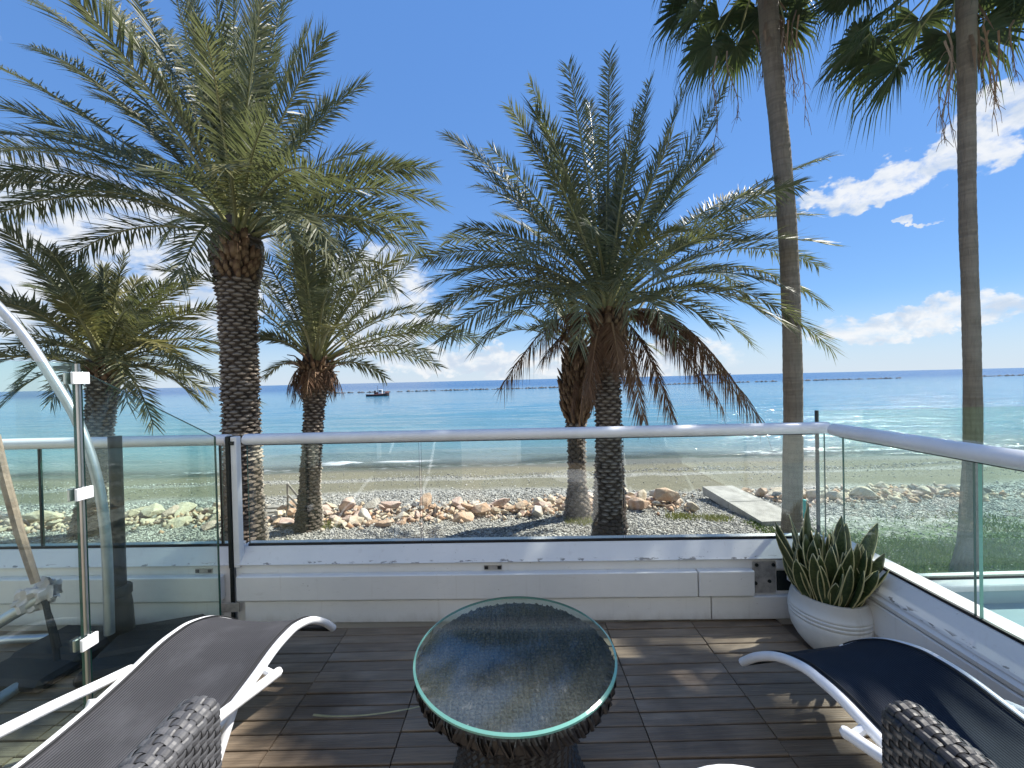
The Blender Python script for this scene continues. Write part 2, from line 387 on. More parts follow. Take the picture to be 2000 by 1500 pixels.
def m_ground():
    g = mk('ground'); p = g.pos(); s = g.n('ShaderNodeSeparateXYZ', None, Vector=p).outputs
    wob = g.m('MULTIPLY', g.m('SUBTRACT', g.noise(g.vscale(p, .35, .35, 0), 1.0, 3.0), .5), 1.4)
    y = g.m('ADD', s[1], g.m('ADD', wob, g.ss(s[0], 1.0, 3.0, 0.0, .9)))
    fine = g.noise(p, 38.0, 3.0, .7); med = g.noise(p, 5.0, 4.0, .6)
    vor = g.n('ShaderNodeTexVoronoi', None, Vector=p, Scale=26.0)
    gravel = g.mix(g.ss(g.m('ADD', g.m('MULTIPLY', g.n('ShaderNodeSeparateColor', None, Color=vor.outputs['Color']).outputs[0], .8), g.m('MULTIPLY', fine, .3)), .15, .95), (.10, .098, .09), (.48, .46, .42))
    sand = g.mix(g.ss(med, .3, .7), (.150, .137, .088), (.195, .178, .118))
    sand = g.mix(g.m('MULTIPLY', g.ss(fine, .5, .75), .45), sand, (.10, .094, .068))
    wet = (.115, .105, .068)
    c = g.mix(g.ss(y, 9.2, 10.2), gravel, sand)
    c = g.mix(g.m('MULTIPLY', g.m('MULTIPLY', g.ss(y, 12.0, 12.3), g.ss(y, 13.1, 12.6)), g.ss(fine, .38, .56)), c, gravel)
    c = g.mix(g.ss(y, 14.6, 16.2), c, wet)
    gx = g.m('MULTIPLY', g.ss(s[0], 3.6, 4.8), g.ss(g.m('ADD', s[1], g.m('MULTIPLY', g.m('SUBTRACT', med, .5), 3.0)), 6.4, 5.3))
    gcol = g.mix(g.ss(fine, .35, .7), (.060, .105, .025), (.11, .155, .042))
    c = g.mix(gx, c, gcol)
    g.out(g.bsdf(c, g.ss(y, 14.8, 16.3, .95, .45), g.bump(g.m('ADD', vor.outputs['Distance'], fine), .6, .03)))
m_ground()
def m_sea():
    g = mk('sea_water'); p = g.pos(); s = g.n('ShaderNodeSeparateXYZ', None, Vector=p).outputs
    ny = g.m('ADD', s[1], g.m('MULTIPLY', g.m('SUBTRACT', g.noise(g.vscale(p, .02, .06, 0), 1.0, 3.0), .5), 14.0))
    c = g.mix(g.ss(s[1], 16.4, 24.0), (.17, .19, .16), (.11, .225, .26))
    c = g.mix(g.ss(ny, 26.0, 60.0), c, (.05, .18, .27))
    c = g.mix(g.ss(ny, 70.0, 260.0), c, (.012, .080, .20))
    patch = g.noise(g.vscale(p, .012, .05, 0), 1.0, 4.0, .6)
    c = g.mix(g.m('MULTIPLY', g.ss(patch, .48, .7), .35), c, (.03, .10, .17))
    w1 = g.noise(g.vscale(p, .55, 1.5, 0), 1.0, 4.0, .6)
    w2 = g.noise(g.vscale(p, 2.2, 5.0, 0), 1.0, 3.0, .6)
    w3 = g.noise(g.vscale(p, .10, .32, 0), 1.0, 3.0, .55)
    h = g.m('ADD', g.m('ADD', g.m('MULTIPLY', w1, .34), g.m('MULTIPLY', w2, .19)), g.m('MULTIPLY', w3, .9))
    nm = g.bump(h, .85, .55)
    b = g.bsdf(c, g.ss(s[1], 20.0, 300.0, .10, .24), nm, IOR=1.33, Specular_IOR_Level=g.ss(s[1], 20.0, 220.0, .45, .20))
    # foam along the waterline and on one small breaker
    fx = g.noise(g.vscale(p, .35, .1, 0), 1.0, 3.0); fb = g.noise(g.vscale(p, 2.2, 7.0, 0), 1.0, 5.0, .65)
    yl = g.m('ADD', s[1], g.m('MULTIPLY', g.m('SUBTRACT', fx, .5), 1.6))
    f1 = g.m('MULTIPLY', g.m('MULTIPLY', g.ss(yl, 16.2, 16.5), g.ss(yl, 17.0, 16.7)), g.ss(fb, .48, .64))
    f2 = g.m('MULTIPLY', g.m('MULTIPLY', g.ss(yl, 17.7, 17.9), g.ss(yl, 18.35, 18.0)), g.m('MULTIPLY', g.ss(s[0], -8.6, -7.2), g.ss(s[0], -2.6, -4.2)))
    f2 = g.m('MULTIPLY', f2, g.ss(fb, .34, .5))
    f3 = g.m('MULTIPLY', g.m('MULTIPLY', g.m('MULTIPLY', g.ss(yl, 17.4, 17.55), g.ss(yl, 17.95, 17.7)), g.ss(fb, .46, .6)), g.ss(s[0], 8.0, 13.0))
    fo = g.m('MAXIMUM', g.m('MAXIMUM', f1, f2), f3)
    sh = g.mixsh(fo, b, g.bsdf((.80, .82, .82), .7))
    dp = g.n('ShaderNodeAttribute', {'attribute_name': 'depth'}).outputs['Fac']
    tr = g.n('ShaderNodeBsdfTransparent', None, Color=(.85, .93, .90, 1)).outputs[0]
    g.out(g.mixsh(g.m('MULTIPLY', g.ss(dp, .22, .0), .75), sh, tr))
m_sea()
def m_sling(name, a, b):
    g = mk(name); uv = g.n('ShaderNodeAttribute', {'attribute_name': 'across'}).outputs['Fac']
    st = g.m('SINE', g.m('MULTIPLY', uv, 2*math.pi/.0085))
    p = g.pos(); n = g.noise(p, 6.0, 4.0, .6); d = g.noise(g.vscale(p, 14, 3, 6), 1.0, 5.0, .65)
    c = g.mix(g.ss(st, -.4, .6), a, b)
    c = g.mix(g.m('MULTIPLY', g.ss(n, .45, .75), .35), c, tuple(min(1, v*1.7) for v in b))
    c = g.mix(g.m('MULTIPLY', g.ss(d, .70, .78), .18), c, (.30, .30, .32))
    g.out(g.bsdf(c, .75, g.bump(st, .5, .0015), Specular_IOR_Level=.2))
m_sling('sling_charcoal', (.024, .024, .028), (.066, .066, .073))
m_sling('sling_navy', (.007, .011, .021), (.013, .019, .032))
def m_rattan(name, a, b, rough=.42):
    g = mk(name); o = g.obj(); r = g.rnd()
    n = g.noise(g.vscale(o, 40, 40, 40), 1.0, 4.0, .6)
    c = g.mix(r, a, b); c = g.mix(g.m('MULTIPLY', g.ss(n, .4, .75), .5), c, tuple(v*1.6 for v in b))
    g.out(g.bsdf(c, rough, g.bump(n, .25, .003)))
m_rattan('rattan_grey', (.050, .050, .054), (.080, .080, .085), .5)
m_rattan('rattan_black', (.012, .012, .014), (.024, .023, .024), .42)
def m_tabletop():
    g = mk('table_glass'); p = g.obj()
    lw = g.n('ShaderNodeLayerWeight', None, Blend=0.5).outputs['Facing']
    fr = g.m('MULTIPLY_ADD', g.m('POWER', lw, 5.0), .93, .05)
    tr = g.n('ShaderNodeBsdfTransparent', None, Color=(.86, .93, .91, 1)).outputs[0]
    gl = g.n('ShaderNodeBsdfGlossy', None, Color=(1, 1, 1, 1), Roughness=.06).outputs[0]
    base = g.mixsh(fr, tr, gl)
    n = g.noise(p, 5.0, 5.0, .65); f = g.noise(p, 150.0, 3.0, .75); cl = g.noise(p, 22.0, 4.0, .6)
    wp = g.n('ShaderNodeVectorMath', {'operation': 'MULTIPLY_ADD'}, i0=g.n('ShaderNodeTexNoise', None, Vector=p, Scale=9.0, Detail=2.0).outputs['Color'], i1=(.22, .22, 0), i2=p).outputs[0]
    scr = g.noise(g.n('ShaderNodeMapping', None, Vector=wp, Rotation=(0, 0, .9), Scale=(90, 22, 1)).outputs[0], 1.0, 3.0, .65)
    scr2 = g.noise(g.n('ShaderNodeMapping', None, Vector=wp, Rotation=(0, 0, -.5), Scale=(120, 30, 1)).outputs[0], 1.0, 3.0, .65)
    dust = g.m('MULTIPLY', g.ss(f, .35, .7), g.ss(n, .32, .68, .025, .075))
    dust = g.m('ADD', dust, g.m('MULTIPLY', g.ss(cl, .5, .7), .02))
    dust = g.m('ADD', dust, g.m('MULTIPLY', g.m('MULTIPLY', g.m('MAXIMUM', g.ss(scr, .60, .72), g.ss(scr2, .62, .74)), g.ss(cl, .4, .6)), .12))
    df = g.n('ShaderNodeBsdfDiffuse', None, Color=(.44, .44, .43, 1)).outputs[0]
    g.out(g.mixsh(g.m('ADD', dust, .015), base, df))
m_tabletop()
def m_pot():
    g = mk('pot_glaze'); p = g.obj(); z = g.n('ShaderNodeSeparateXYZ', None, Vector=p).outputs[2]
    n = g.noise(p, 9.0, 5.0, .65); n2 = g.noise(p, 45.0, 3.0)
    c = g.mix(g.ss(n, .35, .7), (.62, .64, .64), (.74, .75, .74))
    c = g.mix(g.m('MULTIPLY', g.ss(g.noise(g.vscale(p, 20, 20, 2.5), 1.0, 4.0, .6), .56, .75), .35), c, (.45, .42, .36))
    c = g.mix(g.m('MULTIPLY', g.ss(g.m('ADD', z, g.m('MULTIPLY', n, .12)), .26, .33), .5), c, (.38, .34, .28))
    c = g.mix(g.m('MULTIPLY', g.ss(g.m('ADD', z, g.m('MULTIPLY', n2, .02)), .028, .012), .8), c, (.30, .22, .14))
    g.out(g.bsdf(c, .5, g.bump(n2, .12, .004)))
    g = mk('snake_leaf'); a = g.n('ShaderNodeAttribute', {'attribute_name': 'across'}).outputs['Fac']
    l = g.n('ShaderNodeAttribute', {'attribute_name': 'along'}).outputs['Fac']; r = g.rnd(); p = g.pos()
    band = g.noise(g.n('ShaderNodeCombineXYZ', None, X=g.m('MULTIPLY', a, 1.5), Y=g.m('MULTIPLY', l, 26), Z=g.m('MULTIPLY', r, 50)).outputs[0], 1.0, 4.0, .6)
    c = g.mix(g.ss(band, .4, .62), (.020, .042, .016), (.055, .085, .030))
    c = g.mix(g.m('MULTIPLY', r, .35), c, (.10, .11, .03))
    ed = g.ss(g.m('ADD', g.m('ABSOLUTE', a), g.m('MULTIPLY', g.noise(p, 30, 2.0), .12)), .90, .97)
    c = g.mix(ed, c, (.50, .46, .24))
    g.out(g.bsdf(c, .34))
m_pot()

# ------------------------------------------------------------------ ground and sea
SEA = -2.15
def vnoise(x, y, seed=0):
    """smooth value noise, numpy"""
    xi = np.floor(x).astype(int); yi = np.floor(y).astype(int); fx = x-xi; fy = y-yi
    def h(a, b): 
        t = np.sin(a*127.1 + b*311.7 + seed*74.7)*43758.5453; return t-np.floor(t)
    fx = fx*fx*(3-2*fx); fy = fy*fy*(3-2*fy)
    return (h(xi, yi)*(1-fx)+h(xi+1, yi)*fx)*(1-fy) + (h(xi, yi+1)*(1-fx)+h(xi+1, yi+1)*fx)*fy
def ground_h(x, y):
    x = np.asarray(x, float); y = np.asarray(y, float)
    z = np.interp(y, [-400, 6.4, 8.3, 9.5, 16.45, 30, 70, 400], [-1.0, -1.0, -1.14, -1.24, -2.15, -3.6, -7, -9])
    n = (vnoise(x*.5, y*.5, 1)-.5)*.10 + (vnoise(x*1.7, y*1.7, 2)-.5)*.04
    sh = (vnoise(x*.16, y*.05+3, 5)-.5)*.16*np.clip((y-9)/5, 0, 1)
    return z + n*np.where(y > 14, .35, 1.0) + sh
def grid_faces(r, c):
    i = np.arange(r-1)[:, None]*c + np.arange(c-1)[None, :]
    return np.stack([i, i+1, i+c+1, i+c], -1).reshape(-1, 4)
ys = np.concatenate([[-200, -60, -20, -6, 0, 2.2], np.arange(2.4, 20, .14), np.arange(20, 40, 1.0), [45, 60, 100, 200, 400]])
xs = np.concatenate([[-400, -200, -100, -60, -40, -32], np.arange(-26, 26.01, .22), [32, 40, 60, 100, 200, 400]])
gx, gy = np.meshgrid(xs, ys)
v = np.stack([gx, gy, ground_h(gx, gy)], -1).reshape(-1, 3)
tag(mesh_np('ground', v, grid_faces(len(ys), len(xs)), M['ground'], smooth=True), 'gravel ground running into sandy beach below the terrace', 'ground', kind='structure')

yl = [14.6]
while yl[-1] < 40000: yl.append(yl[-1] + (.10 if yl[-1] < 32 else max(.10, (yl[-1]-30)*.045)))
ys = np.array(yl); us = np.linspace(-1, 1, 181)
gy, gu = np.meshgrid(ys, us, indexing='ij'); gx = gu*(gy*1.75+14)
z = np.full_like(gx, SEA)
fade = np.clip((140-gy)/110, 0, 1)*np.clip((gy-16)/4, 0.15, 1)
z += fade*(.035*np.sin(2*np.pi*(gy+2.2*vnoise(gx*.08, gy*.02, 3))/3.3) + .028*np.sin(2*np.pi*(gy*1.0+gx*.11+3*vnoise(gx*.1, gy*.1, 4))/1.75)
     + .03*(vnoise(gx*.5, gy*1.3, 8)-.5) + .02*(vnoise(gx*1.2, gy*3.1, 9)-.5))
for yc, am, wd, xa, xb in ((17.9, .13, .32, -9.5, -2.2), (18.2, .09, .4, -1, 7), (19.6, .07, .5, -14, 2), (21.8, .09, .6, 2, 20), (23.4, .08, .7, -12, 8),
                           (28.6, .13, .9, -16, 3), (34, .12, 1.2, -8, 30), (42, .12, 1.5, -30, 20), (17.8, .08, .3, 8, 26)):
    yy = gy + .9*(vnoise(gx*.22, gx*0+yc, 6)-.5)*2 - yc
    win = np.clip((gx-xa)/2.5, 0, 1)*np.clip((xb-gx)/2.5, 0, 1)
    z += am*win*np.exp(-np.where(yy < 0, (yy/(wd*.55))**2, (yy/wd)**2))
dep = np.where(gy < 60, z - ground_h(gx, gy), 5.0)
o = mesh_np('sea', np.stack([gx, gy, z], -1).reshape(-1, 3), grid_faces(len(ys), len(us)), M['sea_water'], smooth=True, attrs={'depth': dep.ravel()})
tag(o, 'turquoise to deep blue sea reaching the horizon', 'sea', kind='structure')

# pebbles: uncountable
def scatter_octa(name, P, S, mat, label, cat, attr=None, squash=.6):
    n = len(P)
    base = np.array([[1, 0, 0], [0, 1, 0], [-1, 0, 0], [0, -1, 0], [0, 0, 1], [0, 0, -.6]], float)
    tri = np.array([[0, 1, 4], [1, 2, 4], [2, 3, 4], [3, 0, 4], [1, 0, 5], [2, 1, 5], [3, 2, 5], [0, 3, 5]])
    sc = S[:, None, None]*np.stack([RNG.uniform(.7, 1.4, n), RNG.uniform(.6, 1.0, n), RNG.uniform(.35, .8, n)*squash/.6], -1)[:, None, :]
    q = base[None]*sc + RNG.normal(0, .18, (n, 6, 3))*S[:, None, None]
    a = RNG.uniform(0, 2*np.pi, n); t = RNG.normal(0, .35, n)
    ca, sa, ct, st = np.cos(a)[:, None], np.sin(a)[:, None], np.cos(t)[:, None], np.sin(t)[:, None]
    x, y, z = q[..., 0], q[..., 1]*ct - q[..., 2]*st, q[..., 1]*st + q[..., 2]*ct
    q = np.stack([x*ca - y*sa, x*sa + y*ca, z], -1) + P[:, None, :]
    f = (tri[None] + (np.arange(n)*6)[:, None, None]).reshape(-1, 3)
    o = mesh_np(name, q.reshape(-1, 3), f, M[mat], attrs={'tone': np.repeat(RNG.uniform(0, 1, n), 6)})
    return tag(o, label, cat, kind='stuff')
def band(n, x0, x1, y0, y1, s0, s1, keep=None):
    x = RNG.uniform(x0, x1, n); y = RNG.uniform(y0, y1, n)
    k = np.ones(n, bool) if keep is None else keep(x, y)
    x, y = x[k], y[k]; s = RNG.uniform(s0, s1, len(x))
    return np.stack([x, y, ground_h(x, y)+s*.25], -1), s
lawn = lambda x, y: ~((x > 3.9+ (vnoise(x*1.3, y*1.3, 21)-.5)*1.6) & (y < 6.0+(vnoise(x*.9, y*.9, 22)-.5)*1.8))
P1, S1 = band(62000, -10.5, 9.5, 4.3, 7.6, .011, .024, lawn)
P2, S2 = band(26000, -13, 12, 7.6, 9.7, .014, .030, lambda x, y: RNG.uniform(0, 1, len(x)) < np.clip((9.7-.9*np.clip((x-1)/2, 0, 1)-y)/1.0, .0, 1))
P3, S3 = band(9000, -20, 18, 11.4, 13.4, .012, .032, lambda x, y: np.abs(y-12.5+(vnoise(x*.3, x*0, 31)-.5)*1.2) < .45)
P4, S4 = band(3500, -18, 16, 9.5, 15.5, .010, .028)
P5, S5 = band(2600, 4, 9.5, 4.0, 6.0, .010, .022)
scatter_octa('gravel', np.concatenate([P1, P2, P3, P4, P5]), np.concatenate([S1, S2, S3, S4, S5]), 'pebbles', 'grey and white pebbles covering the ground below the terrace', 'gravel')

# ------------------------------------------------------------------ terrace: deck
DECK = frame(0, 2.235, 1, -.026)        # origin on the foot of the front wall, y towards the sea
def build_deck():
    slab = MB(); slab.box(DECK, -5.2, 1.93, -4.6, .30, -1.3, -.03)
    base = slab.build('deck_base', M['deck_wood']); tag(base, 'dark substructure under the timber deck', 'deck', kind='structure')
    pitch, mod, L, W, H = .0672, .471, .466, .0612, .020
    c = .0022
    me = bpy.data.meshes.new('plank')
    prof = [(-W/2+c, 0), (-W/2, -c), (-W/2, -H), (W/2, -H), (W/2, -c), (W/2-c, 0)]
    b = MB(); b.prism(WORLD, prof, -L/2, L/2)
    me.from_pydata(b.v, [], b.f); me.update(); me.materials.append(M['deck_wood'])
    rz = math.atan2(DECK[1].y, DECK[1].x)
    R = random.Random(3)
    for r in range(25):
        for k in range(-9, 4):
            x = -.405 + mod*(k+.5); y = -.012 - pitch*(r+.5)
            if x > 1.98-.0*r or x < -4.4: continue
            if r > 14 and not (-6 <= k <= 2): continue
            o = bpy.data.objects.new('plank', me); COL.objects.link(o); o.parent = base
            o.location = DECK[0] + DECK[1]*x + DECK[2]*y + Vector((0, 0, R.uniform(-.003, .002)))
            o.rotation_euler = (R.uniform(-.012, .012), R.uniform(-.004, .004), rz + R.uniform(-.003, .003))
build_deck()

# unseen house facade behind the viewer, added to bounce sunlight onto the shaded wall
def build_house():
    fr = frame(-1.0, -1.9, 1, -.026)
    t = thing('house', 'unseen cream house facade added behind the terrace to bounce sunlight', 'house', fr[0])
    xs_ = [-7, -2.6, -.4, .8, 3.0, 7]
    b = MB()
    for x0, x1, z0, z1 in ((-7, -2.6, -1.0, 6), (-2.6, -.4, 2.25, 6), (-.4, .8, -1.0, 6), (.8, 3.0, 2.25, 6), (3.0, 7, -1.0, 6)): b.box(fr, x0, x1, -.3, 0, z0, z1)
    b.build('wall', M['house_render'], t)
    for x0 in (-2.6, .8):
        b = MB()
        for a_, c_, z0, z1 in ((0, .06, 0, 2.25), (2.14, 2.2, 0, 2.25), (1.07, 1.13, 0, 2.19), (.06, 2.14, 2.19, 2.25)): b.box(fr, x0+a_, x0+c_, -.12, -.04, z0, z1)
        dr = b.build('door', M['white_paint'], t)
        b = MB(); b.box(fr, x0+.06, x0+2.14, -.09, -.08, .0, 2.19); b.build('pane', M['dark_metal'], dr)
build_house()

# ------------------------------------------------------------------ terrace: front wall and railing
FW = frame(0, 2.227, 1, -.05)
def wall_section(name, label, fr, x0, x1, boards_up, boards_low, locks, cap=True, inset0=0, inset1=0):
    t = thing(name, label, 'wall', fr[0] + fr[1]*(x0+x1)/2)
    b = MB(); b.box(fr, x0, x1, .022, .16, -.9, .335); b.build('core', M['white_paint'], t)
    b = MB(); b.prism(fr, [(.006, .341), (.012, .347), (.074, .420), (.150, .424), (.16, .341)], x0, x1); b.build('cap', M['white_paint'], t)
    for x, xe in boards_low:
        b = MB(); b.box(fr, x, xe, -.004, .022, .014, .139, .004); b.build('board', M['white_paint'], t)
    for x, xe in boards_up:
        b = MB(); b.box(fr, x, xe, -.022, .022, .149, .287, .005); b.build('board', M['white_paint'], t)
    for x in locks:
        b = MB(); b.box(fr, x-.05, x+.05, .017, .0225, .293, .318, .001)
        lp = b.build('lock_plate', M['hinge'], t)
        for s in (-1, 1):
            q = MB(); q.box(fr, x+s*.036-.010, x+s*.036+.010, .0145, .0172, .297, .314); q.build('slot', M['black_rubber'], lp)
        q = MB(); q.box(fr, x-.02, x+.02, .0150, .0170, .299, .312); q.build('latch_bar', M['hinge'], lp)
    return t
ws = wall_section('parapet_wall', 'low white boarded wall under the front glass behind the round table', FW, -1.535, 1.80,
             [(-1.51, 1.04), (1.046, 1.345)], [(-1.475, 1.115), (1.121, 1.70)], [-.075])
wl = wall_section('parapet_wall', 'low white boarded wall behind the glass divider and parasol stand', FW, -4.6, -1.565,
             [(-4.6, -1.60)], [(-4.6, -1.615)], [-1.72])
# open hinge box beside the pot
b = MB(); b.box(FW, 1.352, 1.475, .012, .0215, .150, .322, .002); hp = b.build('hinge_plate', M['hinge'], ws)
for x, z in ((1.365, .205), (1.44, .215), (1.372, .305), (1.462, .305)):
    q = MB(); q.lathe([(.0001, 0), (.010, 0), (.009, .005), (.0001, .006)], (0, 0, 0), 10)
    ob = MB(); ob.add([FW[0]+FW[1]*(x+p[0])+FW[2]*(.012-p[2])+Vector((0, 0, z+p[1])) for p in q.v], q.f); ob.build('screw', M['dark_metal'], hp)
b = MB(); b.box(FW, 1.478, 1.66, .006, .0215, .286, .330, .002); b.build('trim', M['white_paint'], ws)
b = MB(); b.box(FW, 1.484, 1.62, .0170, .0214, .160, .268, .0); b.build('recess', M['dark_metal'], ws)
b = MB(); b.tube([FW[0]+FW[1]*1.535+FW[2]*.006+Vector((0, 0, z)) for z in (.268, .225)] + [FW[0]+FW[1]*1.547+FW[2]*.004+Vector((0, 0, .218))], .004, 6); b.build('hook', M['tube_white'], ws)
# seams and scuffs on the cap ledge
def pane(fr, x0, x1, y, z0, z1, parent, gm='glass_clear', th=.010, em='glass_edge', ztop=None):
    """glass slab in frame x-z; the rim faces carry the edge material"""
    b = MB(); O, X, Y = fr; Z = Vector((0, 0, 1)); zt = ztop or (z1, z1)
    P = lambda x, yy, z: O+X*x+Y*yy+Z*z
    c = [(x0, z0), (x1, z0), (x1, zt[1]), (x0, zt[0])]
    vs = [P(x, y-th/2, z) for x, z in c] + [P(x, y+th/2, z) for x, z in c]
    b.add(vs, [(0, 1, 2, 3), (7, 6, 5, 4)]); b.cur = 1
    b.add(vs, [(0, 4, 5, 1), (1, 5, 6, 2), (2, 6, 7, 3), (3, 7, 4, 0)])
    return b.build('glass_pane', [M[gm], M[em]], parent)
def rail_profile(fr, x0, x1, y, zc, w, h, n=14):
    b = MB(); b.prism(fr, [(y+w*math.cos(2*math.pi*j/n), zc+h*math.sin(2*math.pi*j/n)) for j in range(n)], x0, x1); return b
RZ = 1.040
t = thing('glass_railing', 'clear glass railing with white handrail along the front of the terrace', 'railing', FW[0]+Vector((0, .075, .42)))
b = rail_profile(FW, -1.50, 1.815, .085, RZ, .040, .032); b.build('handrail', M['tube_white'], t, smooth=True)
for a, c in ((-1.495, -.490), (-.478, .668), (.680, 1.80)): pane(FW, a, c, .085, .424, RZ-.02, t)
b = MB(); b.box(FW, -1.50, 1.77, .078, .092, .421, .432); b.build('gasket', M['black_rubber'], t)
b = MB(); b.box(FW, -1.50, 1.77, .0795, .0905, RZ-.036, RZ-.025); b.build('gasket', M['black_rubber'], t)
t = thing('glass_railing', 'glass railing with white handrail behind the glass divider', 'railing', FW[0]+FW[1]*-3+Vector((0, .075, .42)))
b = rail_profile(FW, -4.6, -1.60, .085, RZ, .040, .032); b.build('handrail', M['tube_white'], t, smooth=True)
for a, c in ((-4.5, -2.745), (-2.730, -1.66), (-1.648, -1.60)): pane(FW, a, c, .085, .424, RZ-.02, t, 'glass_green')
b = MB(); b.box(FW, -4.6, -1.60, .078, .092, .421, .432); b.build('gasket', M['black_rubber'], t)
for x in (-2.7375, -1.654):
    b = MB(); b.box(FW, x-.005, x+.005, .079, .091, .43, RZ-.03); b.build('joint', M['dark_metal'], t)
# end post between the two terraces
t = thing('railing_post', 'white flat metal post where the glass divider meets the railing', 'post', FW[0]+FW[1]*-1.53)
b = MB(); b.box(FW, -1.540, -1.505, .010, .050, .325, 1.065, .003); b.build('bar', M['tube_white'], t)
b = MB(); b.box(FW, -1.562, -1.5415, .000, .060, .325, 1.068, .002); b.build('channel', M['dark_metal'], t)
b = MB(); b.box(FW, -1.5365, -1.517, .0, .0095, 1.02, 1.04); b.build('bracket', M['dark_metal'], t)
b = MB(); b.box(FW, -1.556, -1.545, .0, .02, .0, .325); b.build('stem', M['dark_metal'], t)
b = MB(); b.box(FW, -1.605, -1.50, -.012, -.002, .085, .135, .001); b.build('foot_plate', M['hinge'], t)

# glass divider with sloping top
DV = frame(-1.585, 2.285, -.045, -1)     # x runs from the front wall towards the viewer
t = thing('glass_divider', 'frameless green glass divider with sloping top and white clamps', 'glass panel', DV[0])
pane(DV, .02, .690, 0, .02, 1.0, t, 'glass_green', .012, 'glass_edge', (1.075, 1.425))
pane(DV, .715, 2.1, 0, .02, 1.0, t, 'glass_green', .012, 'glass_edge', (1.452, 1.452))
b = MB(); b.box(DV, .6985, .7055, -.009, .009, .0, 1.45); b.build('seal_strip', M['steel'], t)
for z in (1.395, .955, .385):
    for s in (-1, 1):
        b = MB(); y0, y1 = sorted((s*.008, s*.020)); b.box(DV, .674, .734, y0, y1, z-.023, z+.023, .002)
        b.build('clamp', M['tube_white'] if s > 0 else M['steel'], t)

# ------------------------------------------------------------------ right wall and railing
RWa, RWb = Vector((1.79, 2.14, 0)), Vector((1.735, 1.30, 0))
RW = frame(RWb.x, RWb.y, RWa.x-RWb.x, RWa.y-RWb.y)   # x towards the sea, y towards the deck (inner side)
RW = (RW[0], RW[1], RW[2])
L0, L1 = -2.2, .80
t = thing('parapet_wall', 'white boarded side wall beside the potted plant and navy lounger', 'wall', RWb)
b = MB(); b.box(RW, L0, L1+.15, -.10, .055, -.9, .335); b.build('core', M['white_paint'], t)
b = MB(); b.prism(RW, [(.080, .335), (.074, .345), (.012, .418), (-.10, .424), (-.10, .335)], L0, L1+.13); b.build('cap', M['white_paint'], t)
b = MB(); b.prism(RW, [(.055, .300), (.088, .300), (.092, .318), (.070, .3345), (.055, .3345)], L0, L1+.05); b.build('moulding', M['white_paint'], t)
b = MB(); b.box(RW, L0, L1+.05, .055, .090, .146, .292, .005); b.build('board', M['white_paint'], t)
b = MB(); b.box(RW, L0, L1+.05, .055, .082, .014, .138, .005); b.build('board', M['white_paint'], t)
t = thing('glass_railing', 'glass railing with white handrail along the side wall above the navy lounger', 'railing', RWb + Vector((0, 0, .42)))
b = rail_profile(RW, L0, .835, 0, RZ, .042, .033); b.build('handrail', M['tube_white'], t, smooth=True)
pane(RW, .155, .78, 0, .420, RZ-.02, t, 'glass_clear'); pane(RW, -2.0, .135, 0, .420, RZ-.02, t, 'glass_green', .014, 'glass_edge_pale')
b = MB(); b.box(RW, L0, .80, -.007, .007, .4195, .431); b.build('gasket', M['black_rubber'], t)
b = MB(); b.box(RW, L0, .80, -.0055, .0055, RZ-.037, RZ-.026); b.build('gasket', M['black_rubber'], t)

# neighbouring terrace on the right: pale floor, low wall, glass
b = MB(); b.box(WORLD, 1.92, 9.0, -4, 2.34, -1.2, -.06); tag(b.build('side_terrace_floor', M['blue_floor']), 'pale blue floor of the neighbouring terrace beyond the side wall', 'floor', kind='structure')
NW = frame(1.90, 2.36, 1, -.02)
t = thing('low_wall', 'low white kerb wall under the neighbouring glass screen', 'wall', NW[0])
b = MB(); b.box(NW, .0, 7, 0, .14, -1.1, .02); b.build('core', M['blue_floor'], t)
b = MB(); b.box(NW, .0, 7, -.02, .15, .0205, .060, .006); b.build('cap', M['white_paint'], t)
t = thing('glass_screen', 'frameless green glass screen of the neighbouring terrace on the right', 'glass panel', NW[0]+Vector((0, 0, .06)))
pane(NW, .03, 2.9, .07, .061, 1.115, t, 'glass_green', .014)
pane(NW, 2.915, 6, .07, .061, 1.115, t, 'glass_green', .014)
b = MB(); b.box(NW, .03, 6, .058, .082, .0605, .073); b.build('gasket', M['black_rubber'], t)
b = MB(); b.box(NW, .018, .0295, .061, .079, .062, 1.118); b.build('edge_strip', M['dark_metal'], t)

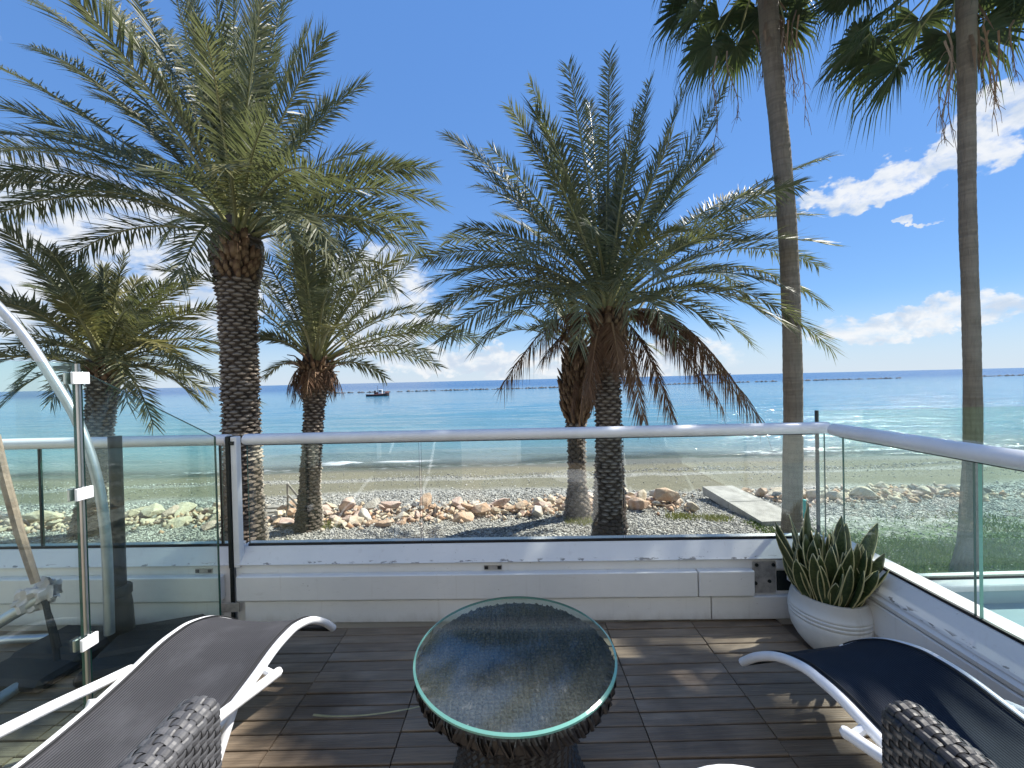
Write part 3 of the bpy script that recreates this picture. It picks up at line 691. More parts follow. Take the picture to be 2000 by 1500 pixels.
# ------------------------------------------------------------------ palms
def nrm(a): return a/np.maximum(np.linalg.norm(a, axis=-1, keepdims=True), 1e-9)
def frond_mesh(B, T, arch, L0, per, width, R, droop=.10, vee=.45, roll=0.0, bare=.13, ragged=0.0, ctrl=.50):
    """pinnate leaf: tapering rachis plus two ranks of folded leaflets. Returns verts, quads, tris, material index"""
    B = np.array(B, float); T = np.array(T, float); L = np.linalg.norm(T-B)
    Cp = B + (T-B)*ctrl + np.array([0, 0, 1.0])*arch*L*1.2
    P = lambda t: (1-t)[:, None]**2*B + 2*((1-t)*t)[:, None]*Cp + (t**2)[:, None]*T
    D = lambda t: nrm(2*(1-t)[:, None]*(Cp-B) + 2*t[:, None]*(T-Cp))
    def frm(t):
        tau = D(t); rad = nrm((T-B)*np.array([1, 1, 0])+np.array([1e-4, 0, 0]))
        s = np.cross(tau, np.array([0, 0, 1.0])); w = np.linalg.norm(s, axis=-1, keepdims=True)
        s2 = np.cross(np.broadcast_to(rad, tau.shape), np.array([0, 0, 1.0]))
        s = nrm(s*w + s2*(1-w)*.999 + 1e-6)
        s = nrm(s - tau*(s*tau).sum(-1, keepdims=True)); n = np.cross(s, tau)
        r = roll*t[:, None] + roll*.3
        return tau, s*np.cos(r)+n*np.sin(r), n*np.cos(r)-s*np.sin(r)
    # rachis (3-sided tube)
    k = 14; t = np.linspace(0, 1, k); c = P(t); tau, s, n = frm(t)
    r = (.020*(1-t)**1.3 + .016*np.clip(1-t*6, 0, 1) + .004)*(width/.028)
    ring = [c + s*r[:, None]*1.5, c - s*r[:, None]*1.5, c - n*r[:, None]]
    rv = np.stack(ring, 1).reshape(-1, 3); i = np.arange(k-1)*3
    rq = np.concatenate([np.stack([i+a, i+b, i+3+b, i+3+a], -1) for a, b in ((0, 1), (1, 2), (2, 0))])
    # leaflets
    vs, qs, ts = [rv], [rq], []; off = len(rv)
    for sd in (-1, 1):
        per2 = int(per*1.5); t = np.linspace(bare, .995, per2) + R.normal(0, .2/per2, per2); t = np.clip(t, bare*.8, 1)
        if ragged: t = t[R.uniform(0, 1, len(t)) > ragged]
        m = len(t); c = P(t); tau, s, n = frm(t); u = (t-bare)/(1-bare)
        ln = L0*1.08*np.interp(u, [0, .12, .4, .75, 1], [.35, .78, 1.0, .95, .66])*R.uniform(.82, 1.12, m)
        al = np.interp(u, [0, .5, 1], [1.15, .84, .46]) + R.normal(0, .10, m)
        be = vee + R.normal(0, .11, m) + np.where(np.arange(m) % 2, .16, -.12)
        d = nrm(np.cos(al)[:, None]*tau + np.sin(al)[:, None]*(sd*np.cos(be)[:, None]*s + np.sin(be)[:, None]*n))
        wv = nrm(np.cross(d, nrm(n + .38*R.normal(0, 1, (m, 3)))))
        w = width*np.interp(u, [0, .5, 1], [.7, .85, .55])[:, None]*.5
        p1 = c + d*ln[:, None]*.42; p2 = c + d*ln[:, None]; g = np.array([0, 0, -1.0])*ln[:, None]*droop*R.uniform(.4, 1.6, m)[:, None]
        p1 = p1 + g*.25; p2 = p2 + g
        a = np.stack([c-wv*w*.5, c+wv*w*.5, p1+wv*w, p1-wv*w, p2], 1).reshape(-1, 3)
        j = np.arange(m)*5+off
        vs.append(a); qs.append(np.stack([j, j+1, j+2, j+3], -1)); ts.append(np.stack([j+3, j+2, j+4], -1)); off += m*5
    V = np.concatenate(vs); Q = np.concatenate(qs); Tt = np.concatenate(ts)
    mi = np.concatenate([np.zeros(len(rq)), np.ones(len(Q)-len(rq)), np.ones(len(Tt))]).astype(np.int32)
    return V, Q, Tt, mi
def add_frond(parent, rl, mats, name, *a, **k):
    V, Q, T, mi = frond_mesh(*a, **k)
    o = mesh_np(name, V, [Q, T], mats, parent, off=np.array(rl))
    o.data.polygons.foreach_set('material_index', mi); return o

def boot_mesh(name, w, h, d, mat):
    pts = [(-.5*w, .02*d, .35*h), (-.30*w, .82*d, .40*h), (0, d, .46*h), (.30*w, .80*d, .38*h), (.5*w, 0, .35*h),
           (.32*w, .10*d, .95*h), (0, .22*d, 1.12*h), (-.32*w, .12*d, 1.0*h), (0, -.1*d, -.55*h), (-.26*w, .12*d, -.15*h), (.26*w, .12*d, -.15*h), (0, .30*d, -.05*h)]
    fs = [(0, 1, 7), (1, 2, 6, 7), (2, 3, 5, 6), (3, 4, 5), (0, 9, 1), (9, 11, 2, 1), (11, 10, 3, 2), (10, 4, 3), (8, 11, 9), (8, 10, 11), (0, 8, 9), (8, 4, 10)]
    me = bpy.data.meshes.new(name); me.from_pydata(pts, [], fs); me.update(); me.materials.append(mat); return me
def palm_trunk(root, path, rads, seed, row, per, bw, bh, bd, top_boots=0, cap=300, newfrom=.9, skip_below=None, tuft=1.0):
    rl = Vector(root.location); R = random.Random(seed)
    pts = bez(path, 10); k = len(pts)
    rr = [float(np.interp(i/(k-1), np.linspace(0, 1, len(rads)), rads)) for i in range(k)]
    b = MB(); b.tube(pts, [r*.97 for r in rr], 18); trunk = b.build('trunk', M['trunk_fibre'], root, smooth=True)
    cum = [0.0]
    for i in range(1, k): cum.append(cum[-1]+(pts[i]-pts[i-1]).length)
    tot = cum[-1]
    me_old = boot_mesh('leaf_base', bw, bh, bd, M['boot']); me_new = boot_mesh('leaf_base', bw*.62, bh*3.0, bd*1.0, M['boot_new'])
    items = []; s = .0; n = 0
    while s < tot:
        u = s/tot; x = np.interp(s, cum, range(k)); i = min(int(x), k-2); f = x-i
        c = pts[i].lerp(pts[i+1], f); ax = (pts[i+1]-pts[i]).normalized(); r = rr[i]*(1-f)+rr[i+1]*f
        nn = max(6, round(per*r/rads[len(rads)//2]*(1.0 if u < newfrom else 1.35)))
        for j in range(nn):
            a = 2*math.pi*(j+.5*(n % 2)+R.uniform(-.14, .14))/nn
            h = Vector((math.cos(a), math.sin(a), 0)); h = (h-ax*h.dot(ax)).normalized()
            items.append((c + h*r*R.uniform(.93, 1.0) + ax*R.uniform(-.2, .2)*row, h, ax, u, R.uniform(.82, 1.18), R.random()))
        s += row*(1.0 if u < newfrom else 1.15); n += 1
    camv = Vector((0, 0, CAMH))
    vis = [it for it in items if it[1].dot((camv-it[0]).normalized()) > -.12]
    hid = [it for it in items if it not in vis] if len(items) < 400 else [it for it in items if it[1].dot((camv-it[0]).normalized()) <= -.12]
    vis.sort(key=lambda it: (0 if it[0].z > .30-.25*0 else 1, (it[0]-camv).length))
    if skip_below is not None: vis = [it for it in vis if it[0].z > skip_below]
    obj, rest = vis[:cap], vis[cap:]+hid
    def mtx(it):
        p, h, ax, u, sc, q = it
        up = (ax + h*(R.uniform(-.05, .2) if u < newfrom else R.uniform(.35, .85))).normalized(); x = h.cross(up).normalized(); y = up.cross(x)
        if y.dot(h) < 0: x, y = -x, -y
        m = Matrix((x, y, up)).transposed().to_4x4()
        m.translation = p - rl; s3 = sc*(1.0 if u < newfrom else R.uniform(.8, 1.5))
        return m @ Matrix.Diagonal((s3*R.uniform(.9, 1.1), sc*R.uniform(.8, 1.3), s3, 1))
    for it in obj:
        o = bpy.data.objects.new('leaf_base', me_new if it[3] > newfrom else me_old); COL.objects.link(o); o.parent = trunk
        o.matrix_local = mtx(it)
    if rest:
        vs, fs = [], []
        bv = [v.co.copy() for v in me_old.vertices]; bf = [tuple(p.vertices) for p in me_old.polygons]
        for it in rest:
            m = mtx(it); o0 = len(vs); vs += [tuple(m @ v) for v in bv]; fs += [tuple(i+o0 for i in f) for f in bf]
        me = bpy.data.meshes.new('leaf_bases'); me.from_pydata(vs, [], fs); me.update()
        link('leaf_bases', me, M['boot'], trunk)['kind'] = 'stuff'
    return trunk, pts[-1]
def date_palm(label, base, crown, mid, rads, tips, dead, seed, row, per, bw, bh, bd, L0=.34, per_leaf=78, width=.028, fill=14, fill_len=(2.2, 3.2), yellow=0.08, newfrom=.88, cap=300, spearz=.0, skip_below=None, fill_up=(-.25, 1.1)):
    base = Vector(base); root = thing('date_palm', label, 'palm tree', base, 'date palms along the beach')
    path = [base - Vector((0, 0, .15))] + [Vector(m) for m in mid] + [Vector(crown)]
    trunk, top = palm_trunk(root, path, rads, seed, row, per, bw, bh, bd, cap=cap, newfrom=newfrom, skip_below=skip_below)
    R = np.random.default_rng(seed)
    cr = Vector(crown)
    # crown heart: fibrous bulb from which the leaves rise
    b = MB(); rt = rads[-1]
    b.lathe([(.0001, .42), (rt*.35, .38), (rt*.75, .22), (rt*1.02, .0), (rt*.98, -.10), (.0001, -.12)], (cr.x, cr.y, cr.z), 14)
    crown_o = b.build('crown', M['trunk_fibre'], root, smooth=True)
    rl = np.array(base)
    def base_pt(T):
        d = np.array(T)-np.array(cr); h = np.array([d[0], d[1], 0]); nh = np.linalg.norm(h); h = h/max(nh, 1e-6)
        el = math.atan2(d[2], nh)
        return np.array(cr) + h*rt*.75*math.cos(max(el, 0)) + np.array([0, 0, .05+.22*max(0, math.sin(el))-.08*(el < 0)])
    for tp in tips:
        x, y, dy = tp[:3]
        T = np.array(atY(x, y, cr.y+dy)); B0 = base_pt(T); d = T-B0; L = np.linalg.norm(d); hz = math.hypot(d[0], d[1])/L
        arch = (tp[3] if len(tp) > 3 else (.04 + .17*hz**1.5 + (.10 if d[2] < 0 else 0)) * R.uniform(.8, 1.25))
        ym = tp[4] if len(tp) > 4 else (R.uniform() < yellow)
        add_frond(crown_o, rl, [M['rachis'], M['frond_yellow' if ym else 'frond_green']], 'frond', B0, T, arch, L0*R.uniform(.9, 1.1)*min(1.0, .55+L/6), int(per_leaf*min(1.15, max(.55, L/3.4))), width, R,
                  droop=R.uniform(.05, .30), vee=R.uniform(.05, .42), roll=R.normal(0, .5), bare=R.uniform(.14, .22), ragged=R.uniform(0, .12))
    for q in range(fill):
        a = 2*math.pi*(q*.618+R.uniform(0, .1)); el = fill_up[0] + (fill_up[1]-fill_up[0])*((q+.5)/fill)**.8
        L = R.uniform(*fill_len); T = np.array(cr) + L*np.array([math.cos(a)*math.cos(el), math.sin(a)*math.cos(el), math.sin(el)]); B0 = base_pt(T)
        hz = math.cos(el); arch = (.05+.20*hz)*R.uniform(.8, 1.2)
        add_frond(crown_o, rl, [M['rachis'], M['frond_yellow' if R.uniform() < yellow else 'frond_green']], 'frond', B0, T, arch, L0*R.uniform(.9, 1.05), int(per_leaf*L/3.4), width, R,
                  droop=R.uniform(.05, .2), vee=R.uniform(.2, .55), roll=R.normal(0, .4))
    for k_ in range(3):      # young upright spears
        a = R.uniform(0, 6.28); L = R.uniform(.5, .75)*fill_len[1]; T = np.array(cr) + np.array([math.cos(a)*.16*L, math.sin(a)*.16*L, L])
        add_frond(crown_o, rl, [M['rachis'], M['frond_green']], 'frond', np.array(cr)+np.array([0, 0, .2]), T, .02, L0*.7, int(per_leaf*.7), width, R, droop=.0, vee=.9, roll=R.normal(0, .5))
    for tp in dead:
        x, y, dy = tp[:3]; T = np.array(atY(x, y, cr.y+dy)); B0 = base_pt(T)+np.array([0, 0, -.05])
        add_frond(crown_o, rl, [M['rachis_dead'], M['frond_dead']], 'dead_frond', B0, T, tp[3] if len(tp) > 3 else .28, L0*(tp[4] if len(tp) > 4 else .72), int(per_leaf*.9), width*.8, R, droop=R.uniform(.5, .9), vee=-.3, roll=R.normal(0, .5), ragged=.10, ctrl=.40)
    return root, crown_o, cr

bA = atZ(480, 1076, -1.0); YA = bA.y
date_palm('tall thick-trunked date palm with huge crown right of the glass divider', bA, atY(464, 462, YA), [atY(474, 900, YA), atY(468, 700, YA), atY(464, 590, YA), atY(464, 520, YA)],
    [.28, .225, .212, .218, .222, .255, .305, .26], [
    (48, -8, .3), (130, -110, -.5), (235, -60, .5), (300, -150, -.6), (360, -60, .7), (405, -170, -.4), (455, -70, .5), (520, -120, -.2), (560, -40, .9), (602, 62, .4), (632, 75, -.4), (705, 165, .3), (712, 292, .7), (655, 345, -.7),
    (0, 132, .4, .06), (-45, 262, -.3, .20), (-120, 300, .5, .16), (-150, 395, -.2, .2), (-60, 442, .4, .2), (112, 518, .1, .24), (-70, 340, -.8, .18), (195, 190, .9), (92, 262, 1.1, .12), (20, 210, -.9, .12),
    (850, 395, .3, .24), (838, 330, .9, .16), (835, 492, -.2, .27), (775, 565, .4, .30), (700, 560, -.6, .3), (820, 440, 1.1, .25),
    (440, 330, -2.2, .25), (350, 540, -1.7, .3), (575, 470, -1.9, .3), (300, 330, -1.9, .2), (520, 230, -1.9, .15), (610, 330, -1.6, .2),
    (505, 180, 2.0, .1), (380, 150, 2.2, .1), (420, 230, 2.5, .12), (600, 250, 2.2, .14), (320, 470, 2.0, .2), (240, 300, 2.0, .15), (330, 60, 1.4), (450, 40, 1.3), (545, 110, 1.2), (270, 90, -1.2), (400, 60, -1.5), (180, -20, 1.2), (340, -120, .2), (500, 60, -1.4), (60, 90, .8), (640, 200, 1.2), (-20, 300, 1.3, .15), (60, 380, -1.3, .22), (760, 470, .6, .28), (640, 470, -1.2, .3)],
    [], 101, .052, 11, .126, .042, .042, L0=.42, per_leaf=84, width=.030, fill=4, fill_len=(2.4, 3.2), fill_up=(.35, 1.3), newfrom=.86)

bD = atZ(1190, 1068, -1.0); YD = bD.y
date_palm('date palm with broad round crown and hanging brown dead fronds, centre of the beach', bD, atY(1186, 606, YD), [atY(1190, 950, YD), atY(1188, 800, YD), atY(1186, 690, YD), atY(1186, 650, YD)],
    [.24, .21, .165, .16, .165, .17, .215, .20], [
    (876, 264, .2), (935, 362, .8, .18), (995, 207, -.3), (1036, 162, .5), (1110, 128, -.3), (1190, 104, .3), (1268, 162, .6), (1352, 140, -.5, .02), (1416, 172, .3, .02), (1400, 236, -.7, .03), (1395, 296, 1.0, .08),
    (1616, 308, .2, .12), (1495, 372, 1.1, .16), (1622, 478, -.3, .22), (1605, 592, .5, .28), (1626, 684, -.2, .34), (1475, 682, .8, .3), (1400, 640, -1.2, .3), (1560, 420, .9, .2), (1530, 560, -1.0, .26), (1545, 640, -.9, .3), (1450, 560, 1.3, .24),
    (838, 505, .2, .24), (824, 560, -.5, .28), (808, 645, .3, .33), (862, 668, -.7, .32), (905, 445, -1.0, .2), (930, 330, -.8, .12), (900, 600, 1.0, .25), (960, 620, -1.3, .3), (1000, 560, 1.5, .22), (1060, 250, 1.2), (1150, 200, 1.4), (1310, 270, -1.2, .05), (1240, 230, -1.0), (1080, 330, -1.3, .08), (970, 420, 1.5, .12),
    (1240, 640, -1.9, .42), (1065, 655, -1.5, .42), (1320, 660, -1.5, .38), (1150, 440, -1.9, .25), (1010, 500, -1.7, .3), (1330, 450, -1.7, .24), (1240, 420, 1.9), (1100, 420, 1.9), (1380, 420, 1.7, .14), (1130, 670, -1.8, .45), (1290, 540, -2.0, .35), (960, 290, .5, .08), (870, 470, .9, .2), (890, 540, -1.1, .26), (1560, 360, -.5, .15), (1580, 420, .4, .18), (1600, 520, 1.0, .22), (1500, 620, .2, .3), (1440, 450, -1.2, .2), (850, 600, -.2, .3), (930, 680, .5, .34)],
    [(980, 755, .2, .36), (1128, 840, .3, .16), (1258, 822, -.2, .18), (1316, 818, .2, .26), (1482, 815, -.3, .36, 1.0), (1465, 790, .2, .36, 1.0), (1412, 798, .4, .36), (1232, 752, .5, .15), (1150, 760, -.4, .15), (1440, 770, .1, .36, 1.0), (1385, 770, -.2, .34), (1210, 720, -.6, .12), (1060, 700, .3, .25)], 202, .047, 9, .112, .038, .034, L0=.35, per_leaf=80, width=.027, fill=5, fill_len=(2.2, 2.8), fill_up=(.3, 1.2), newfrom=.80)

bB = atZ(602, 1030, -1.0); YB = bB.y
date_palm('shorter date palm with shaggy brown collar standing between the thick palm and the boat', bB, atY(617, 712, YB), [atY(606, 940, YB), atY(612, 830, YB), atY(615, 765, YB)],
    [.23, .148, .138, .142, .205, .215], [
    (428, 600, .3, .2), (470, 560, -.6, .1), (500, 478, .4), (545, 400, -.3), (578, 395, .8), (615, 380, -.2), (650, 392, .7), (690, 420, -.6), (735, 440, .5), (762, 470, 1.1), (818, 498, -.2, .05), (640, 470, 1.5), (590, 480, -1.4), (700, 500, -1.2), (670, 420, 1.3), (530, 450, 1.2), (610, 430, -.9),
    (932, 662, .2, .17), (858, 716, -.4, .2), (752, 738, .5, .28), (880, 640, .9, .16), (800, 600, -.9, .1), (840, 690, 1.0, .18), (510, 660, -.4, .2), (520, 735, .3, .28), (455, 660, .6, .18), (690, 690, -1.8, .35), (560, 640, -1.7, .3), (760, 560, 1.0, .05), (470, 510, .9), (650, 560, -2.0, .2)],
    [], 303, .048, 9, .098, .038, .033, L0=.33, per_leaf=70, width=.027, fill=8, fill_len=(1.8, 2.5), yellow=.14, fill_up=(.3, 1.2), cap=180, newfrom=.95)
bC = atZ(176, 1040, -1.0); YC = bC.y
date_palm('bushy low date palm seen through the left glass divider', bC, atY(205, 715, YC), [atY(186, 930, YC), atY(196, 820, YC)],
    [.27, .165, .155, .18, .21], [
    (-20, 575, .3, .1), (-60, 640, -.6, .16), (58, 500, -.3, .05), (92, 488, .6), (150, 528, -.4), (200, 525, .5), (243, 498, -.2), (285, 556, .6), (330, 552, -.7), (388, 545, .3), (425, 600, -.3, .12), (428, 690, .5, .2), (420, 745, -.5, .25), (395, 790, .3, .3), (-60, 740, .3, .22), (-30, 830, -.3, .32), (300, 830, -.8, .3), (60, 560, 1.0), (120, 580, -1.3, .1, True), (20, 600, -.9, .14, True), (330, 640, -1.3, .2), (260, 600, -1.5, .15), (180, 560, 1.3), (380, 640, 1.2, .15), (50, 690, -1.3, .25), (100, 780, -1.2, .35), (250, 790, -1.3, .4), (360, 720, -1.2, .3), (410, 770, .8, .28), (30, 760, 1.0, .25), (300, 600, .9, .1, True)],
    [], 404, .05, 9, .105, .04, .035, L0=.40, per_leaf=72, width=.033, fill=16, fill_len=(1.7, 2.3), yellow=.22, fill_up=(-.4, 1.1), cap=120, newfrom=.93)
bE = atZ(1128, 1008, -1.0); YE = bE.y
date_palm('small date palm with swollen hairy trunk top half hidden behind the centre palm', bE, atY(1128, 692, YE), [atY(1127, 940, YE), atY(1126, 860, YE), atY(1126, 800, YE), atY(1127, 745, YE)],
    [.24, .14, .125, .15, .235, .22, .17], [
    (962, 662, .1, .3), (985, 610, .5, .2), (1010, 560, -.4, .1), (1060, 540, .4), (1120, 530, .2), (1180, 540, -.3), (1240, 570, .4, .1), (1275, 620, -.2, .2), (1290, 690, .3, .3), (1040, 640, -.9, .25), (1200, 640, -.8, .25), (1080, 600, 1.0), (1160, 600, 1.0)],
    [(1118, 800, -.4, .1), (1160, 790, -.3, .1)], 505, .050, 8, .100, .050, .040, L0=.28, per_leaf=60, width=.026, fill=5, fill_len=(1.3, 1.8), fill_up=(.3, 1.2), cap=160, newfrom=.60)
# brown shaggy collar of cut leaf stalks under palm B's crown
def collar(crown_o, cr, n, rad, seed):
    R = random.Random(seed); RN = np.random.default_rng(seed); rl = np.array(root_loc(crown_o))
    for i in range(n):
        a = 2*math.pi*i/n*3.0 + R.uniform(-.2, .2); h = Vector((math.cos(a), math.sin(a), 0)); l = R.uniform(.16, .34)
        p0 = cr + h*rad*.75 + Vector((0, 0, R.uniform(-.12, .10))); up = R.uniform(-.1, .9)
        b = MB(); b.tube([p0, p0+h*l*.6+Vector((0, 0, l*up*.6)), p0+h*l*R.uniform(.8, 1.1)+Vector((0, 0, l*up*R.uniform(.5, 1.0)))], [.026, .020, .015], 5, flat=.5); b.build('cut_stalk', M['rachis_dead' if R.random() < .55 else 'boot_new'], crown_o)
    for i in range(26):
        a = 2*math.pi*i/26 + R.uniform(-.15, .15); h = np.array([math.cos(a), math.sin(a), 0]); l = R.uniform(.25, .50)
        B0 = np.array(cr) + h*rad*.8 + np.array([0, 0, R.uniform(-.06, .06)]); T = B0 + h*l*R.uniform(.35, .75) + np.array([0, 0, -l*R.uniform(.7, 1.1)])
        add_frond(crown_o, rl, [M['rachis_dead'], M['frond_dead']], 'dead_frond', B0, T, .45, .14, 16, .020, RN, droop=.7, vee=-.3, ragged=.1, bare=.3)
for o in [o for o in bpy.data.objects if o.name.startswith('crown') and o.parent and o.parent.get('label', '').startswith('shorter date')]: collar(o, atY(617, 722, YB), 40, .205, 5)

# ---- fan palms
def fan_palm(label, base, path, rads, crown, seed, nleaf, strands, shreds=0):
    root = thing('fan_palm', label, 'palm tree', base, 'tall fan palms'); rl = np.array(base); R = np.random.default_rng(seed)
    pts = bez(path, 34); k = len(pts); RJ = random.Random(seed)
    rr = [float(np.interp(i/(k-1), np.linspace(0, 1, len(rads)), rads))*(1+.020*math.sin(i*.23+seed)+.030*((i*.37) % 1.0)+RJ.uniform(-.012, .012)) for i in range(k)]
    b = MB(); b.tube(pts, rr, 22); trunk = b.build('trunk', M['fan_trunk'], root)
    cr = Vector(crown); b = MB(); b.lathe([(.0001, .55), (.10, .5), (.20, .25), (.23, 0), (.19, -.25), (.0001, -.3)], cr, 14)
    co = b.build('crown', M['trunk_fibre'], root, smooth=True)
    for q in range(nleaf):
        u = (q+.5)/nleaf; a = 2*math.pi*q*.618 + R.uniform(-.25, .25); el = math.radians(78 - 116*u + R.uniform(-8, 8))
        pl = R.uniform(.70, .95); d0 = np.array([math.cos(a)*math.cos(el), math.sin(a)*math.cos(el), math.sin(el)])
        B0 = np.array(cr) + d0*.15 + np.array([0, 0, .25*math.sin(el)])
        tau = nrm(d0 + np.array([0, 0, -.35*math.cos(el)])); hub = B0 + d0*pl*.55 + tau*pl*.45
        s = nrm(np.cross(tau, np.array([0, 0, 1.0]))+1e-5); n = np.cross(s, tau)
        V = []; Q = []; T = []; mi = []
        # petiole
        pts_ = [B0, B0 + d0*pl*.55, hub]; o = 0
        for p, r in zip(pts_, (.020, .014, .010)): V += [p+s*r, p-s*r, p-n*r]
        Q += [[i*3+a_, i*3+b_, i*3+3+b_, i*3+3+a_] for i in range(2) for a_, b_ in ((0, 1), (1, 2), (2, 0))]; mi += [0]*6
        ns = 48; rad = R.uniform(.60, .80); mt = []
        for j in range(ns):
            th = math.radians(-132 + 264*(j+.5)/ns) + R.normal(0, .02); fold = .35*abs(math.sin(th))
            d = nrm(math.cos(th)*tau + math.sin(th)*s + (.25+fold*.4)*n*1.0)
            ln = rad*(1-.22*abs(th)/2.2)*R.uniform(.9, 1.05); wd = .021
            pr = nrm(np.cross(d, n))*1.0
            g1 = np.array([0, 0, -1.0])*ln*.05; g2 = np.array([0, 0, -1.0])*ln*R.uniform(.35, .95)
            p0 = hub + d*.02; p1 = hub + d*ln*.45 + g1; p2 = hub + d*ln*.76 + g2*.30; p3 = hub + d*ln*.93 + g2
            z = R.normal(0, .012)*n
            i0 = len(V); V += [p0-pr*.004, p0+pr*.004, p1+pr*wd*1.05+z, p1-pr*wd*1.05-z, p2+pr*wd*.42, p2-pr*wd*.42, p3]
            Q += [[i0, i0+1, i0+2, i0+3], [i0+3, i0+2, i0+4, i0+5]]; T.append([i0+5, i0+4, i0+6]); mi += [1, 1]; mt.append(1)
        deadl = False
        ob = mesh_np('dead_leaf' if deadl else 'fan_leaf', np.array(V), [np.array(Q), np.array(T)], [M['rachis_dead' if deadl else 'rachis'], M['fan_dead' if deadl else 'fan_green']], co, off=rl)
        ob.data.polygons.foreach_set('material_index', np.array(mi+mt, dtype=np.int32))
    RR = random.Random(seed)
    for (x0, y0, x1, y1, dy) in strands:      # hanging flower stalks and threads
        p0 = atY(x0, y0, cr.y+dy); p1 = atY(x1, y1, cr.y+dy); m1 = p0.lerp(p1, .35) + Vector((RR.uniform(-.08, .08), 0, .1)); m2 = p0.lerp(p1, .7)+Vector((RR.uniform(-.06, .06), 0, 0))
        b = MB(); c = bez([p0, m1, m2, p1], 6); b.tube(c, [.010*(1-i/len(c))+.003 for i in range(len(c))], 4)
        for i in range(5, len(c)-1, 2):
            for z in range(2):
                e = c[i] + Vector((RR.uniform(-.09, .09), RR.uniform(-.06, .06), -RR.uniform(.08, .3))); b.tube([c[i], (c[i]+e)/2+Vector((RR.uniform(-.02, .02), 0, .02)), e], [.004, .003, .002], 3)
        b.build('hanging_stalk', M['fan_dead' if RR.random() < .7 else 'rachis_dead'], co)
    for i in range(shreds):                   # torn sheaths on the upper trunk
        u = RR.uniform(.76, .97); p = pts[int(u*(k-1))]; r = rr[int(u*(k-1))]; a = RR.uniform(-2.9, .6)
        h = Vector((math.cos(a), math.sin(a), 0)); q = p + h*r*1.0; l = RR.uniform(.15, .5)
        b = MB(); b.tube([q, q+h*.05-Vector((0, 0, l*.4)), q+h*RR.uniform(.02, .14)-Vector((RR.uniform(-.06, .06), 0, l))], [.016, .022, .004], 4, flat=.35); b.build('sheath', M['fan_dead'], trunk)
    return root
b1 = atZ(1548, 1052, -1.0); Y1 = b1.y
fan_palm('slender fan palm with curved grey trunk behind the potted plant', b1, [atY(1546, 1075, Y1), atY(1547, 1000, Y1), atY(1549, 800, Y1), atY(1545, 600, Y1), atY(1536, 420, Y1), atY(1521, 250, Y1), atY(1506, 100, Y1), atY(1500, 0, Y1), atY(1495, -105, Y1)],
    [.140, .122, .116, .113, .113, .114, .122, .13], atY(1495, -100, Y1), 21, 42,
    [(1560, 30, 1572, 235, -.3), (1540, 40, 1545, 150, -.35), (1555, 20, 1560, 170, .1), (1400, 110, 1392, 290, -.2), (1420, 100, 1440, 235, 0), (1530, 60, 1535, 200, -.3), (1545, 80, 1550, 190, -.25), (1470, 60, 1490, 150, .2)], shreds=22)
b2 = atZ(1888, 1118, -1.0); Y2 = b2.y
fan_palm('straight fan palm with thick trunk rising behind the side railing on the right', b2, [atY(1884, 1140, Y2), atY(1893, 1050, Y2), atY(1900, 850, Y2), atY(1897, 640, Y2), atY(1890, 420, Y2), atY(1888, 220, Y2), atY(1888, 60, Y2), atY(1886, -100, Y2)],
    [.150, .100, .082, .076, .073, .073, .075, .085, .09], atY(1886, -95, Y2), 22, 42,
    [(1850, 60, 1838, 230, -.2), (1845, 80, 1845, 280, -.3), (1920, 50, 1950, 210, .2), (1930, 60, 1945, 180, -.2), (1910, 70, 1922, 170, .1), (1950, 60, 1940, 225, 0), (1860, 90, 1862, 260, -.1), (1980, 40, 1985, 150, 0)], shreds=6)

